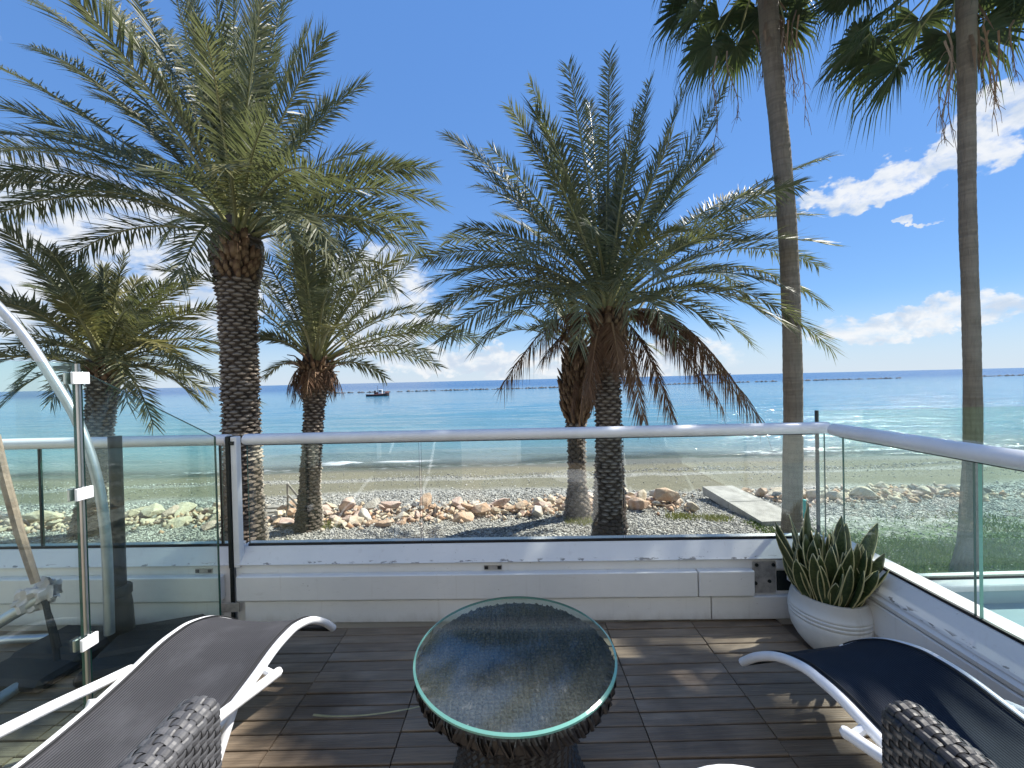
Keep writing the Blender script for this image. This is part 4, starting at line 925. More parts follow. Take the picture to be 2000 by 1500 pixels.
# ------------------------------------------------------------------ rock strip, ramp, steps, grass
def rock_mesh(seed):
    R = random.Random(seed); bm = bmesh.new()
    for i in range(19):
        v = Vector((R.gauss(0, 1), R.gauss(0, 1), R.gauss(0, 1))).normalized()
        v.x *= R.uniform(.8, 1.1); v.y *= R.uniform(.6, .9); v.z *= R.uniform(.5, .72); bm.verts.new(v*.5)
    r = bmesh.ops.convex_hull(bm, input=bm.verts[:])
    bmesh.ops.delete(bm, geom=list({e for e in r['geom_interior'] + r['geom_unused'] if isinstance(e, bmesh.types.BMVert)}), context='VERTS')
    bmesh.ops.bevel(bm, geom=bm.edges[:], offset=.014, segments=1, affect='EDGES')
    me = bpy.data.meshes.new('rock'); bm.to_mesh(me); bm.free(); return me
ROCKS = {}
def build_rocks():
    R = random.Random(77); base = [rock_mesh(s) for s in range(9)]
    kinds = (('rock_orange', 'orange-tan boulder in the rock line along the beach', .34), ('rock_pink', 'pinkish boulder in the rock line along the beach', .22),
             ('rock_cream', 'cream-coloured boulder in the rock line along the beach', .26), ('rock_white', 'pale whitish boulder in the rock line along the beach', .12), ('rock_grey', 'grey boulder in the rock line along the beach', .06))
    var = {k: [] for k, _, _ in kinds}
    for k, _, _ in kinds:
        for m in base:
            c = m.copy(); c.materials.clear(); c.materials.append(M[k]); var[k].append(c)
    spots = []; tries = 0
    while len(spots) < 298 and tries < 20000:
        tries += 1
        X = R.uniform(-9.8, 9.6) if R.random() < .6 else R.uniform(-4, 4.2); s = .14 + .34*R.random()**2.2
        c = 7.45 + .15*math.sin(X*.7) + (.45 if X > 5 else 0) + (.05 if X < -5 else 0)
        Y = c + R.gauss(0, .30)
        if abs(Y-c) > .62: continue
        if X < -5 or X > 5: s *= 1.15
        if 3.35 < X < 5.2 and 5.9 < Y < 8.0: continue
        if math.hypot(X-bE.x, Y-bE.y) < .26+s*.4 or math.hypot(X-bB.x, Y-bB.y) < .30+s*.4 or math.hypot(X-bC.x, Y-bC.y) < .4+s*.4: continue
        if -4.75 < X < -4.1 and Y < 7.7: continue
        if any(math.hypot((X-a)*.8, Y-b) < (s+q)*.25 for a, b, q in spots): continue
        spots.append((X, Y, s))
    zones = ((-4.9, 'seen through the glass divider'), (-3.3, 'left of the shorter palm'), (-1.2, 'just right of the shorter palm'), (1.2, 'left of the centre palm'), (3.4, 'between the centre palm and the ramp'), (5.2, 'beside the concrete ramp'), (99, 'seen through the side railing glass'))
    for X, Y, s in spots:
        q = R.random(); acc = 0
        for k, lab, p in kinds:
            acc += p
            if q <= acc: break
        if X < -5 and k == 'rock_orange': k, lab = kinds[2][:2]
        if X > 5.5 and k in ('rock_orange', 'rock_white'): k, lab = kinds[2][:2]
        o = bpy.data.objects.new('boulder', R.choice(var[k])); COL.objects.link(o)
        sx = s*R.uniform(.95, 1.45); sz = s*R.uniform(.62, 1.0)
        o.scale = (sx, s*R.uniform(.8, 1.1), sz); o.rotation_euler = (R.gauss(0, .3), R.gauss(0, .3), R.uniform(0, 6.28))
        o.location = (X, Y, float(ground_h(X, Y)) + sz*.18 + .16*max(0, 1-((Y-7.5)/.6)**2)*R.random())
        size = 'small' if s < .24 else ('medium-sized' if s < .36 else 'large')
        zn = next(z for x1, z in zones if X < x1)
        tag(o, size + ' ' + lab.split(' boulder')[0] + ' boulder in the rock line ' + zn, 'boulder', 'boulders in the rock line along the beach')
build_rocks()
x = RNG.uniform(-10, 9.8, 2600); y = 7.45 + .15*np.sin(x*.7) + np.where(x > 5, .45, 0) + RNG.normal(0, .33, 2600)
k = ~((x > 3.35) & (x < 5.2) & (y < 8)); x, y = x[k], y[k]; sz = RNG.uniform(.025, .075, len(x))
scatter_octa('rubble', np.stack([x, y, ground_h(x, y)+sz*.5], -1), sz, 'rubble', 'small broken stones filling the gaps of the rock line', 'rubble', squash=.9)
# concrete ramp
fl, frr, nl = atZ(1372, 950, -.86), atZ(1430, 948, -.86), atZ(1488, 1019, -.96); nr = nl + (frr-fl)*1.1 + Vector((.05, 0, 0))
t = thing('concrete_ramp', 'pale concrete slab ramp crossing the rock line towards the beach', 'ramp', ((nl+nr)/2).to_tuple())
for u0, u1 in ((0, .495), (.505, 1.0)):
    a, b_, c, d = fl.lerp(nl, u0), frr.lerp(nr, u0), frr.lerp(nr, u1), fl.lerp(nl, u1)
    b = MB(); dn = Vector((0, 0, -.15)); b.add([a, b_, c, d, a+dn, b_+dn, c+dn, d+dn], [(0, 1, 2, 3), (7, 6, 5, 4), (0, 4, 5, 1), (1, 5, 6, 2), (2, 6, 7, 3), (3, 7, 4, 0)]); b.build('slab', M['concrete'], t)
p = atZ(1571, 1012, -1.0)
b = MB(); b.lathe([(.0001, 0), (.055, 0), (.05, .20), (.03, .30), (.0001, .31)], p, 12); tag(b.build('beach_marker', M['teal'], smooth=True), 'small teal post beside the slender fan palm trunk', 'post')
# wooden stair with handrail beside palm B
t = thing('beach_stairs', 'small weathered wooden stairs with slanted handrail beside the shorter palm', 'stairs', atZ(565, 1005, -1.05))
pa, pb = atZ(563, 1008, -1.05), atZ(596, 1010, -1.1); ya = pa.y
b = MB(); b.tube([pa, Vector((pa.x, ya, pa.z+.60))], .018, 6); b.build('post', M['oldwood'], t)
q1 = atY(596, 1010, ya-.1); b = MB(); b.tube([Vector((q1.x, ya-.1, -1.1)), atY(596, 978, ya-.1)], .016, 6); b.build('post', M['oldwood'], t)
m1 = atY(582, 990, ya); b = MB(); b.tube([Vector((m1.x, ya, -1.1)), atY(582, 966, ya)], .012, 6); b.build('post', M['oldwood'], t)
for ya0, yb0, nm in ((945, 988, 'handrail'), (966, 1003, 'rail'), (982, 1012, 'rail')):
    b = MB(); b.tube([atY(562, ya0, ya), atY(597, yb0, ya-.1)], .020, 6); b.build(nm, M['oldwood'], t)
for k in range(3):
    b = MB(); c0 = atZ(506, 998+k*5, -1.0); b.box(frame(c0.x, c0.y-.05, 1, .05), -.05, .42, 0, .16, -1.02+k*0-.02*k, -.93-.03*k, .005); b.build('tread', M['oldwood'], t)

def blades(name, n, region, hmin, hmax, mat, label, cat, wd=.006, dens=None, zoff=0):
    x = RNG.uniform(region[0], region[1], n); y = RNG.uniform(region[2], region[3], n)
    if dens is not None: k = dens(x, y); x, y = x[k], y[k]
    n = len(x); z = ground_h(x, y)-.005+zoff; h = RNG.uniform(hmin, hmax, n); a = RNG.uniform(0, 2*np.pi, n)
    P = np.stack([x, y, z], -1); dx = np.stack([np.cos(a), np.sin(a), 0*a], -1); lean = np.stack([RNG.normal(0, .45, n)*h, RNG.normal(0, .45, n)*h, h], -1)
    V = np.stack([P-dx*wd, P+dx*wd, P+lean*.55+dx*wd*.8, P+lean*.55-dx*wd*.8, P+lean*np.array([1.3, 1.3, 1])], 1).reshape(-1, 3); j = np.arange(n)*5
    return tag(mesh_np(name, V, [np.stack([j, j+1, j+2, j+3], -1), np.stack([j+3, j+2, j+4], -1)], M[mat]), label, cat, kind='stuff')
blades('lawn_grass', 90000, (3.6, 10.5, 2.7, 6.4), .025, .075, 'grass', 'patchy green lawn beyond the side railing', 'grass', .006,
       lambda x, y: (RNG.uniform(0, 1, len(x)) < np.clip((6.3-y)*.9 + (vnoise(x*1.1, y*1.6, 41)-.5)*2.4, .03, 1)) & (x > 4.0+(vnoise(x*2, y*2, 42)-.5)*1.2))
tc = [atZ(1500, 1052, -1.0), atZ(1515, 1055, -1.0), atZ(1480, 1058, -1.0), atZ(1145, 1022, -1.0), atZ(1135, 1020, -1.0), atZ(1395, 1008, -1.0), atZ(1555, 1050, -1.0), atZ(640, 1025, -1.0), atZ(505, 1065, -1.0), atZ(530, 1068, -1.0), atZ(465, 1065, -1.), atZ(1330, 1010, -1.0)]
def near(x, y):
    k = np.zeros(len(x), bool)
    for q in tc: k |= (x-q.x)**2*.6 + (y-q.y)**2*1.5 < RNG.uniform(0, .07, len(x))
    return k
blades('dry_grass', 90000, (-5, 6, 5.2, 7.5), .03, .09, 'dry_grass', 'yellowish grass tufts at the feet of palms and boulders', 'grass', .005, near)

# ------------------------------------------------------------------ sea: boat, ship, breakwater
def build_boat():
    c = atZ(738, 774, SEA); t = thing('fishing_boat', 'small dark fishing boat with white cabin moored off the beach', 'boat', c)
    L, W = 5.8, 1.9
    fr = frame(c.x, c.y, .98, .18, SEA)
    secs = [(-.50, .30, .55), (-.40, .42, .52), (-.1, .5, .50), (.2, .46, .62), (.40, .28, .85), (.5, .03, 1.05)]
    b = MB(); vs = []; O, X, Y = fr
    for u, w, h in secs:
        for y, z in ((-w*W, h), (-w*W*.8, -.2), (0, -.35), (w*W*.8, -.2), (w*W, h)): vs.append(O+X*u*L+Y*y+Vector((0, 0, z)))
    fs = [(i*5+j, i*5+j+1, i*5+6+j, i*5+5+j) for i in range(5) for j in range(4)] + [(0, 1, 2, 3, 4), (29, 28, 27, 26, 25)]
    fs += [(i*5, i*5+5, i*5+9, i*5+4) for i in range(5)]
    b.add(vs, fs); b.build('hull', M['hull'], t)
    b = MB(); b.tube([O+X*u*L+Y*(-w*W-.02)+Vector((0, 0, h)) for u, w, h in secs], .09, 6); b.build('rubbing_strake', M['hullred'], t)
    b = MB(); b.box(fr, .2, 1.15, -.55, .55, .5, 1.75, .06); cab = b.build('cabin', M['boatwhite'], t)
    b = MB(); b.box(fr, .3, 1.05, -.57, -.55, 1.2, 1.55); b.build('window', M['dark_metal'], cab)
    b = MB(); b.box(fr, -.9, -.45, -.4, .4, .5, 1.5, .05); b.build('engine_box', M['hull'], t)
    b = MB(); b.box(fr, -.4, .18, -.5, .5, .5, 1.05, .05); b.build('deck_house', M['hullred'], t)
    b = MB(); b.tube([O+Vector((0, 0, .5)), O+X*.0+Vector((0, 0, 2.8))], .045, 6); b.build('mast', M['hull'], t)
    b = MB(); b.box(fr, 1.9, 2.7, -.35, .35, .8, 1.2, .05); b.build('foredeck', M['hullred'], t)
build_boat()
def build_ship():
    Y = 3200.0; c = atY(1366, 735, Y); c.z = SEA; t = thing('cargo_ship', 'distant cargo ship in haze-tinted grey on the horizon', 'ship', c)
    fr = frame(c.x, c.y, 1, 0, SEA); Lh = 60/790*Y*1.06
    b = MB(); b.add([fr[0]+Vector((x, y, z)) for y in (0, 30) for x, z in ((4, 0), (Lh-8, 0), (Lh, 16), (Lh-14, 11), (30, 11), (28, 17), (0, 17))], [tuple(range(7)), tuple(range(13, 6, -1))]+[(i, (i+1) % 7, 7+(i+1) % 7, 7+i) for i in range(7)]); b.build('hull', M['hazy_ship_hull'], t)
    b = MB(); b.box(fr, 4, 26, 4, 26, 17, 30); sp = b.build('superstructure', M['hazy_ship_top'], t)
    b = MB(); b.box(fr, 12, 40, 6, 24, 28.5, 34); b.build('bridge', M['hazy_ship_top'], sp)
    b = MB(); b.box(fr, 18, 22, 12, 18, 34, 42); b.build('funnel', M['hazy_ship_hull'], sp)
    for x in (75, 150):
        b = MB(); b.box(fr, x, x+3, 13, 17, 11, 34); b.build('mast', M['hazy_ship_hull'], t)
build_ship()
def build_breakwater():
    line = [(-66, 150), (-51, 150), (22, 154), (113, 172), (159, 160)]; R = random.Random(9); b = MB()
    for seg in ([(-64, 150), (-30, 150), (22, 154), (66, 163), (113, 172), (180, 178)], [(205, 172), (330, 182)]):
        for (xa, ya), (xb, yb) in zip(seg[:-1], seg[1:]):
            n = int(math.hypot(xb-xa, yb-ya)/.85)
            for i in range(n):
                u = (i+R.random())/n
                if math.sin((xa+(xb-xa)*u)*.9)+math.sin((xa+(xb-xa)*u)*2.3) > 1.35: continue
                s = R.uniform(.5, 1.15); c = Vector((xa+(xb-xa)*u, ya+(yb-ya)*u+R.gauss(0, .5), SEA+R.uniform(-.15, .12)))
                vs = [c+Vector((math.cos(k*1.05+u*9)*s*R.uniform(.7, 1.1), math.sin(k*1.05+u*9)*s*R.uniform(.6, 1), R.uniform(-.1, .25)*s)) for k in range(6)] + [c+Vector((R.uniform(-.2, .2), 0, .58*s)), c-Vector((0, 0, .4*s))]
                b.add(vs, [(k, (k+1) % 6, 6) for k in range(6)]+[((k+1) % 6, k, 7) for k in range(6)])
    tag(b.build('breakwater', M['breakrock']), 'long low dark rock breakwater lying in the bay', 'breakwater', kind='stuff')
build_breakwater()

# ------------------------------------------------------------------ round table
def weave_surface(name, fn, nu, nv, th, wid, mats, parent, kind='stuff', seg=4, hu=1.0):
    """strands woven over and under on the surface fn(u,v)->(point, normal); every strand a ribbon"""
    b = MB()
    def ribbon(pts, nor, side, w):
        vs = []
        for p, n, s in zip(pts, nor, side):
            vs += [p-s*w, p-s*w*.55+n*th*.5, p+s*w*.55+n*th*.5, p+s*w]
        m = len(pts); b.add(vs, [(i*4+j, i*4+j+1, i*4+5+j, i*4+4+j) for i in range(m-1) for j in range(3)])
    return b, ribbon
TC = Vector((.022, 1.272, 0)); TZ = .498; TR = .314
def build_table():
    t = thing('wicker_table', 'round black wicker side table with dusty glass top', 'table', TC)
    prof = [(.245, .0), (.25, .015), (.225, .06), (.195, .14), (.180, .22), (.185, .30), (.205, .36), (.240, .405), (.284, .43)]
    zs = np.linspace(0, .43, 44)
    rad = lambda z: float(np.interp(z, [p[1] for p in prof], [p[0] for p in prof]))
    n = 120; b = MB(); P = []
    for i, z in enumerate(zs):
        for j in range(n):
            k = (j//3 + (i//1)) % 2; bulge = .0045*(1 if k else -1)*(1 if j % 3 == 1 else .2)
            a = 2*math.pi*j/n; r = rad(z)+bulge; P.append((TC.x+r*math.cos(a), TC.y+r*math.sin(a), z))
    b.add(P, [(i*n+j, i*n+(j+1) % n, (i+1)*n+(j+1) % n, (i+1)*n+j) for i in range(43) for j in range(n)]); b.build('woven_body', M['rattan_black'], t)
    b = MB(); b.lathe([(.284, .425), (.296, .43), (.302, .44), (.302, .472), (.296, .478), (.0001, .478)], TC, 64); rim = b.build('rim', M['rattan_black'], t)
    # slanted wraps round the rim
    q = MB(); q.tube([Vector((-.016, .297, .430)), Vector((-.010, .3060, .440)), Vector((.002, .3065, .468)), Vector((.006, .2990, .4785)), Vector((.007, .286, .4795))], [.0045, .0058, .0058, .005, .004], 6, flat=.35)
    me = bpy.data.meshes.new('strand'); me.from_pydata(q.v, [], q.f); me.update(); me.materials.append(M['rattan_black'])
    for k in range(140):
        o = bpy.data.objects.new('strand', me); COL.objects.link(o); o.parent = rim; o.rotation_euler = (0, 0, 2*math.pi*k/140 + random.uniform(-.02, .02)); o.scale = (random.choice((-1, 1, 1, 1))*random.uniform(.5, 1.6), random.uniform(.99, 1.006), random.uniform(.992, 1.004))
    # woven disc under the glass
    b = MB(); m = 36; st = .58/m
    for i in range(m):
        for j in range(m):
            x, y = (i+.5)*st-.29, (j+.5)*st-.29
            if math.hypot(x, y) > .280: continue
            z = .4815; h = .0035
            if (i+j) % 2: w0, w1 = st*.52, st*.36
            else: w0, w1 = st*.36, st*.52
            vs = [(x-w0, y-w1, z-h), (x+w0, y-w1, z-h), (x+w0, y+w1, z-h), (x-w0, y+w1, z-h), (x-w0*.5, y-w1*.5, z+h*.3), (x+w0*.5, y-w1*.5, z+h*.3), (x+w0*.5, y+w1*.5, z+h*.3), (x-w0*.5, y+w1*.5, z+h*.3)]
            b.add([Vector(v)+TC for v in vs], [(4, 5, 6, 7), (0, 1, 5, 4), (1, 2, 6, 5), (2, 3, 7, 6), (3, 0, 4, 7)])
    b.build('woven_top', M['rattan_black'], t, kind='stuff')
    b = MB(); b.lathe([(.0001, .489), (TR-.002, .489)], TC, 96); b.lathe([(TR-.007, .500), (.0001, .500)], TC, 96); b.f = [f for f in b.f if len(f) == 4]; b.mi = [0]*len(b.f)
    b.cur = 1; b.lathe([(TR-.002, .489), (TR, .491), (TR, .4965), (TR-.007, .500)], TC, 96)
    keep = [i for i, f in enumerate(b.f) if len(f) == 4]; b.f = [b.f[i] for i in keep]; b.mi = [b.mi[i] for i in keep]
    b.build('glass_top', [M['table_glass'], M['glass_edge_pale']], t)
build_table()

# ------------------------------------------------------------------ loungers
def lounger(label, crest, axis, sling_mat, flip=1):
    a = Vector((*axis, 0)).normalized(); c = Vector((-a.y, a.x, 0))     # a: towards the head, c: across
    t = thing('sun_lounger', label, 'sun lounger', Vector((crest[0], crest[1], 0)), 'curved sling sun loungers')
    O = Vector((crest[0], crest[1], 0)); hw = .225
    pr = [(-.33, .205), (-.25, .280), (-.15, .348), (-.05, .385), (.02, .391), (.10, .385), (.22, .358), (.36, .336), (.52, .326), (.70, .345), (.90, .43), (1.10, .56), (1.28, .70)]
    ctr = bez([O + a*s + Vector((0, 0, z)) for s, z in pr], 6)
    for sd in (-1, 1):
        b = MB(); b.tube([p + c*sd*hw for p in ctr], .0155, 12); b.build('side_tube', M['tube_white'], t, smooth=True)
    for p in (ctr[0], ctr[-1]):
        b = MB(); b.tube([p - c*hw, p + c*hw], .014, 10); b.build('cross_tube', M['blackish'], t, smooth=True)
    sl_ = ctr[2:-2]; n = 15; V = []; ac = []
    for i, p in enumerate(sl_):
        for j in range(n):
            u = -1+2*j/(n-1); sag = -.022*(1-u*u)
            V.append(p + c*u*(hw+.002) + Vector((0, 0, .0145+sag))); ac.append(u*hw)
    V = np.array([tuple(v) for v in V])
    o = mesh_np('sling', V, grid_faces(len(sl_), n), M[sling_mat], t, smooth=True, attrs={'across': np.array(ac)})
    for sd in (-1, 1):                # hem piping
        b = MB(); b.tube([p + c*sd*(hw-.022) + Vector((0, 0, .0150)) for p in sl_], .0028, 5); b.build('hem', M['blackish'], o, smooth=True)
    for sd in (-1, 1):                # arm rests that run down to the floor as rear and front legs
        off = c*sd*(hw+.050)
        arm = [O+a*z_[0]+off+Vector((0, 0, z_[1])) for z_ in ((.15, .345), (.24, .366), (.42, .410), (.65, .450), (.90, .445), (1.06, .39), (1.15, .22), (1.19, .02))]
        b = MB(); cv = bez(arm, 6); b.tube(cv, .0155, 12); b.build('arm_rest', M['tube_white'], t, smooth=True)
        b = MB(); q0 = cv[0]; b.lathe([(.0001, -.0155), (.011, -.012), (.0158, 0), (.011, .012), (.0001, .0155)], q0, 10); b.build('end_cap', M['tube_white'], t, smooth=True)
        b = MB(); b.tube([O+a*.165+off*.97+Vector((0, 0, .349)), O+a*.165+c*sd*hw+Vector((0, 0, .368))], .012, 8); b.build('bracket', M['tube_white'], t, smooth=True)
        b = MB(); b.tube([O+a*.30+c*sd*(hw+.01)+Vector((0, 0, .36)), O+a*.40+c*sd*(hw-.0)+Vector((0, 0, .19)), O+a*.47+c*sd*(hw-.02)+Vector((0, 0, .016))], .0145, 10); b.build('leg', M['tube_white'], t, smooth=True)
    b = MB(); b.tube([O+a*.47-c*(hw-.02)+Vector((0, 0, .018)), O+a*.47+c*(hw-.02)+Vector((0, 0, .018))], .015, 10); b.build('floor_bar', M['tube_white'], t, smooth=True)
    return t
lounger('charcoal mesh sun lounger with white tubes beside the glass divider', (-1.070, 1.598), (-.08, -.997), 'sling_charcoal')
lounger('navy mesh sun lounger with white tubes in the shade below the potted plant', (1.192, 1.272), (.11, -.994), 'sling_navy')

# ------------------------------------------------------------------ pot with snake plant
def build_pot():
    c = Vector((1.590, 1.945, 0)); K = .83; t = thing('flower_pot', 'round white glazed pot with grooved band in the corner', 'pot', c)
    prof = [(.0001, 0), (.118, 0), (.128, .010), (.165, .055), (.192, .105), (.203, .155), (.2045, .180), (.2015, .186), (.206, .192), (.2075, .202), (.2025, .208), (.2065, .214), (.207, .224), (.2015, .230), (.2055, .236), (.2045, .246), (.200, .252),
            (.196, .285), (.186, .315), (.184, .322), (.178, .3245), (.168, .322), (.165, .31), (.16, .27), (.0001, .265)]
    prof = [(r*K, z*K) for r, z in prof]
    b = MB(); b.lathe(prof, c, 56); b.build('bowl', M['pot_glaze'], t, smooth=True)
    b = MB(); b.lathe([(r*K, z*K) for r, z in [(.0001, .2855), (.10, .290), (.163, .284), (.165, .270), (.0001, .268)]], c, 30); b.build('soil', M['soil'], t)
    
    pl = thing('snake_plant', 'snake plant with dark yellow-edged upright leaves in the white pot', 'plant', c + Vector((0, 0, .236)))
    R = random.Random(12)
    def leaf(bx, by, az, tilt, L, W, tw, curl):
        n = 9; V = []; ac = []; al = []
        d = Vector((math.cos(az), math.sin(az), 0)); p = Vector((c.x+bx*K, c.y+by*K, .234)); L *= .95; W *= .92; dirn = (Vector((0, 0, 1))*math.cos(tilt) + d*math.sin(tilt)).normalized()
        side0 = Vector((-math.sin(az+tw), math.cos(az+tw), 0))
        for i in range(n):
            u = i/(n-1); w = W*.5*np.interp(u, [0, .15, .45, .7, .88, 1], [.42, .60, 1.0, .92, .5, .02])
            ang = tw + .5*u*curl; side = (side0*math.cos(.6*u*curl) + dirn.cross(side0)*math.sin(.6*u*curl)).normalized(); nn = side.cross(dirn)
            for s_ in (-1, -.62, 0, .62, 1): V.append(tuple(p + side*w*s_ + nn*w*.42*s_*s_)); ac.append(s_); al.append(u)
            p = p + dirn*L/(n-1); dirn = (dirn + d*.035*curl + Vector((0, 0, .02))).normalized()
        o = mesh_np('leaf', np.array(V), grid_faces(n, 5), M['snake_leaf'], pl, smooth=True, attrs={'across': ac, 'along': al})
        m = o.modifiers.new('thick', 'SOLIDIFY'); m.thickness = .004
    for k in range(64):
        r = .150*math.sqrt((k+.5)/64); a = k*2.399 + R.uniform(-.3, .3); tilt = .05 + r*2.6*R.uniform(.5, 1.25)
        L = R.uniform(.24, .36)*(1.12 if r < .1 else .85); leaf(r*math.cos(a), r*math.sin(a), a+R.uniform(-.5, .5), tilt, L, R.uniform(.050, .072), R.uniform(-1.2, 1.2), R.uniform(-1, 1))
    for k in range(9):
        a = k*.7 - 2.8; leaf(.13*math.cos(a), .13*math.sin(a), a, R.uniform(.2, .45), R.uniform(.13, .2), R.uniform(.042, .06), R.uniform(-.6, .6), R.uniform(-.5, .5))
    leaf(.04, .12, 1.9, .12, .46, .062, .3, .3); leaf(-.03, .1, 2.4, .06, .47, .058, -.4, -.3); leaf(.10, .06, .7, .3, .40, .075, .5, .4); leaf(.11, .0, .1, .42, .42, .07, .4, .6); leaf(-.09, .05, 2.8, .35, .40, .066, .6, .4); leaf(-.1, 0, 3.1, .5, .40, .06, .2, .2); leaf(.13, -.07, -.5, 1.45, .16, .045, 1.2, -.6)
build_pot()

# ------------------------------------------------------------------ rattan armchairs (only their arms reach into the picture)
def armchair(label, x_in, sgn, yf, ztop, mat):
    """x_in = inner face of the visible arm; sgn = -1 chair extends to -x, +1 to +x"""
    t = thing('rattan_armchair', label, 'armchair', Vector((x_in+sgn*.34, yf-.36, 0)), 'rattan armchairs')
    W, D, T = .68, .70, .085
    def panel(name, fn, nu, nv, wu, wv, th, lift, dcol=M[mat]):
        """woven panel: each strand an over-under ribbon following fn(u,v) -> point, normal"""
        core = MB(); g = [[fn(i/12, j/8) for i in range(13)] for j in range(9)]
        core.add([p-n*.004 for r in g for p, n in r], [(j*13+i, j*13+i+1, j*13+14+i, j*13+13+i) for j in range(8) for i in range(12)])
        co = core.build(name, M['rattan_black'], t)
        def strand(horizontal, k, N, M_):
            b = MB(); pts = []; m = M_*4
            for q in range(m+1):
                s = q/m; u, v = (s, (k+.5)/N) if horizontal else ((k+.5)/N, s)
                p, n = fn(u, v); e = 1e-3
                p2, _ = fn(u, min(1, v+e)) if horizontal else fn(min(1, u+e), v); sd = (p2-p)
                if sd.length < 1e-7: p0, _ = fn(u, v-e) if horizontal else fn(u-e, v); sd = p-p0
                sd.normalize()
                ph = math.cos(math.pi*(s*M_ - .5) ) * (1 if k % 2 == 0 else -1) * (1 if horizontal else 1)
                h = .5*lift*ph*(1 if horizontal else -1)
                pts.append((p+n*(h+.002), n, sd))
            w = wu if horizontal else wv; vs = []
            for p, n, sd in pts: vs += [p-sd*w, p-sd*w*.5+n*th, p+sd*w*.5+n*th, p+sd*w]
            b.add(vs, [(i*4+j, i*4+j+1, i*4+5+j, i*4+4+j) for i in range(len(pts)-1) for j in range(3)])
            b.build('strand', dcol, co)
        for k in range(nv): strand(True, k, nv, nu)
        for k in range(nu): strand(False, k, nu, nv)
    nin = Vector((-sgn, 0, 0))
    H0 = .20
    # inner face of the arm (visible on the left chair), rolled top, front face
    def inner(u, v): return Vector((x_in, yf - u*D, H0 + v*(ztop-.03-H0))), nin
    def top(u, v):
        a = math.pi*v; return Vector((x_in + sgn*T/2 - sgn*T/2*math.cos(a), yf - u*D + .0, ztop-.03 + .030*math.sin(a))), Vector((-sgn*math.cos(a), 0, math.sin(a)))
    def front(u, v): return Vector((x_in+sgn*T*u, yf + .012*math.sin(math.pi*u), H0 + v*(ztop-.03-H0))), Vector((0, 1, 0))
    panel('arm_side', inner, 34, 24, .0072, .0064, .0016, .005)
    panel('arm_top', top, 34, 6, .0078, .0088, .0018, .0055)
    panel('arm_front', front, 5, 24, .0072, .0064, .0016, .005)
    fr = (Vector((x_in, yf, 0)), Vector((sgn, 0, 0)), Vector((0, -1, 0)))
    b = MB(); b.box(fr, T, W-T, .04, D-.06, .28, .36, .01); b.build('seat', M[mat], t)
    b = MB(); b.box(fr, T+.01, W-T-.01, .03, D-.10, .365, .44, .03); b.build('seat_cushion', M['sling_charcoal'], t)
    b = MB(); b.box(fr, .0, W, D-.06, D+.02, .2, .84, .02); b.build('backrest', M[mat], t)
    b = MB(); b.box(fr, W-T, W, .0, D-.06, .2, ztop, .02); b.build('arm', M[mat], t)
    b = MB(); b.box(fr, .012, T-.012, .012, D-.06, H0+.01, ztop-.035); b.build('arm_frame', M['blackish'], t)
    for x in (.03, W-.03):
        for y in (.03, D-.03):
            b = MB(); b.tube([fr[0]+fr[1]*x+fr[2]*y, fr[0]+fr[1]*x+fr[2]*y+Vector((0, 0, .28))], .018, 8); b.build('leg', M['dark_metal'], t)
armchair('grey woven rattan armchair cut off at the lower left of the picture', -.672, -1, .945, .635, 'rattan_grey')
armchair('black woven rattan armchair cut off at the lower right of the picture', .805, 1, .845, .635, 'rattan_black')
b = MB(); b.lathe([(.0001, 0), (.20, 0), (.235, .02), (.245, .10), (.245, .37), (.235, .415), (.20, .435), (.0001, .442)], Vector((.500, .715, 0)), 48)
tag(b.build('pouf', M['pouf'], smooth=True), 'round white pouf just showing at the bottom edge', 'pouf')

# ------------------------------------------------------------------ beyond the divider: parasol stand, hanging-chair stand
p = atZ(238, 1262, 0); t = thing('parasol_stand', 'dark empty parasol stand with square weights behind the glass divider', 'parasol stand', p)
b = MB(); top = atY(222, 852, p.y); b.tube([Vector((p.x, p.y, .1)), Vector((p.x, p.y, top.z))], .028, 16); b.build('pole', M['dark_metal'], t, smooth=True)
b = MB(); b.lathe([(.052, .02), (.058, .03), (.050, .22), (.044, .27), (.050, .275), (.050, .315), (.042, .325), (.033, .325)], p, 20); b.build('sleeve', M['dark_metal'], t, smooth=True)
for k, (dx, dy) in enumerate(((-.22, -.14), (.22, -.10), (-.2, .0), (.2, .02))):
    b = MB(); b.box(frame(p.x+dx, p.y+dy-.05, 1, .3*(1 if k % 2 else -.4)), -.19, .19, -.13, .13, .005+.0*k, .062+.008*k, .02); b.build('base_weight', M['black_rubber'], t)
t = thing('hanging_chair_stand', 'silver arched tube stand for a hanging chair at the far left', 'stand', atZ(205, 1240, 0))
YS = 2.06
arch = [atY(214, 1238, YS), atY(211, 1130, YS), atY(204, 1020, YS), atY(186, 920, YS), atY(150, 820, YS), atY(100, 735, YS), atY(50, 660, YS), atY(-5, 597, YS), atY(-70, 540, YS), atY(-160, 490, YS), atY(-260, 480, YS), atY(-350, 520, YS)]
b = MB(); b.tube(bez(arch, 6), .021, 14); b.build('arch', M['tube_silver'], t, smooth=True)
z0 = .03
b = MB(); b.tube([atZ(-60, 1398, z0), atZ(0, 1364, z0), atZ(120, 1288, z0), atZ(205, 1236, z0)], .024, 12); b.build('floor_tube', M['tube_silver'], t, smooth=True)
b = MB(); b.tube([atZ(-150, 1262, z0), atZ(0, 1250, z0), atZ(200, 1240, z0)], .020, 12); b.build('floor_tube', M['tube_silver'], t, smooth=True)
b = MB(); b.tube([atY(-120, 1290, 1.9), atY(0, 1215, 1.93), atY(88, 1163, 1.96)], .026, 12); b.build('upper_tube', M['tube_silver'], t, smooth=True)
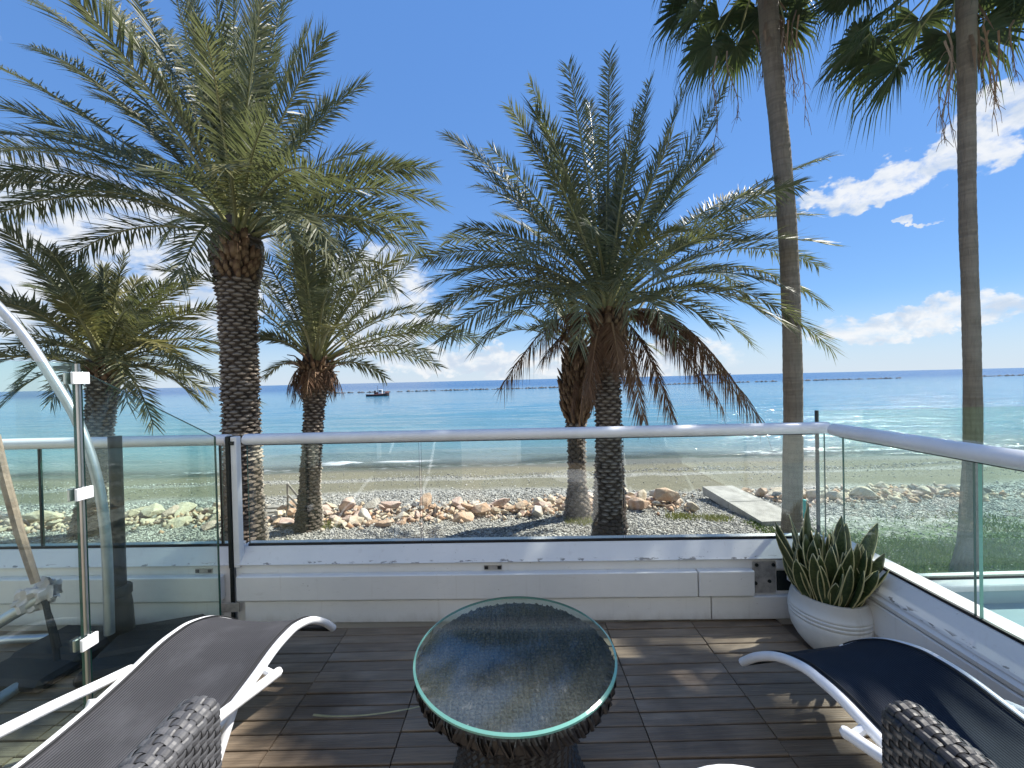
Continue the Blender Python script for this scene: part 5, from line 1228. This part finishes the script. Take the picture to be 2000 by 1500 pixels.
b = MB(); b.tube(bez([atY(88, 1172, 1.94), atY(96, 1210, 1.93), atY(108, 1262, 1.92), atY(112, 1290, 1.9)], 4), .012, 6, flat=.3); b.build('strap', M['black_rubber'], t)
b = MB(); b.tube(bez([atY(84, 1172, 1.95), atY(102, 1215, 1.94), atY(116, 1265, 1.92)], 4), .010, 6, flat=.3); b.build('strap', M['black_rubber'], t)
b = MB(); b.tube([atY(-10, 850, 1.90), atY(8, 930, 1.90), atY(38, 1040, 1.91), atY(70, 1138, 1.92)], [.017, .018, .018, .016], 8); tag(b.build('wooden_pole', M['stick'], smooth=True), 'thin wooden pole leaning on the wrapped tube at far left', 'pole')
def cloth():
    c0 = atY(72, 1160, 1.955); n = 22; m = 12; V = []; R = np.random.default_rng(4)
    ax = (atY(110, 1150, 1.965)-atY(36, 1188, 1.94)); L = ax.length*1.0; ax.normalize(); up = Vector((0, 0, 1)); sd = ax.cross(up).normalized(); up = sd.cross(ax)
    for j in range(m):
        for i in range(n):
            a = 2*math.pi*i/n; u = j/(m-1)-.5; r = .040 + .012*math.sin(3*a+u*9) + .010*math.sin(7*a-u*14) + R.normal(0, .003) - .02*abs(u)
            V.append(c0 + ax*(u*L) + sd*math.cos(a)*r*.8 + up*math.sin(a)*r*1.1 - Vector((0, 0, .02*(math.sin(a) < -.3))))
    fs = [(j*n+i, j*n+(i+1) % n, (j+1)*n+(i+1) % n, (j+1)*n+i) for j in range(m-1) for i in range(n)]
    b = MB(); b.add(V, fs); return b
tag(cloth().build('cloth_wrap', M['cloth'], smooth=True), 'crumpled pale cloth wrapped around the grey tube end', 'cloth')

# dry leaf stem on the deck
b = MB(); b.tube(bez([atZ(612, 1396, .012), atZ(650, 1399, .010), atZ(720, 1396, .010), atZ(790, 1386, .011), atZ(828, 1378, .012)], 5), [.0055]*5+[.004]*10+[.003]*6, 6, flat=.5)
tag(b.build('dry_stem', M['twig'], smooth=True), 'dry yellowish leaf stem lying on the deck beside the wicker table', 'stem')
for o in bpy.data.objects:
    if o.get('category') in ('wall', 'railing') and not o.get('kind'): o['kind'] = 'thing'
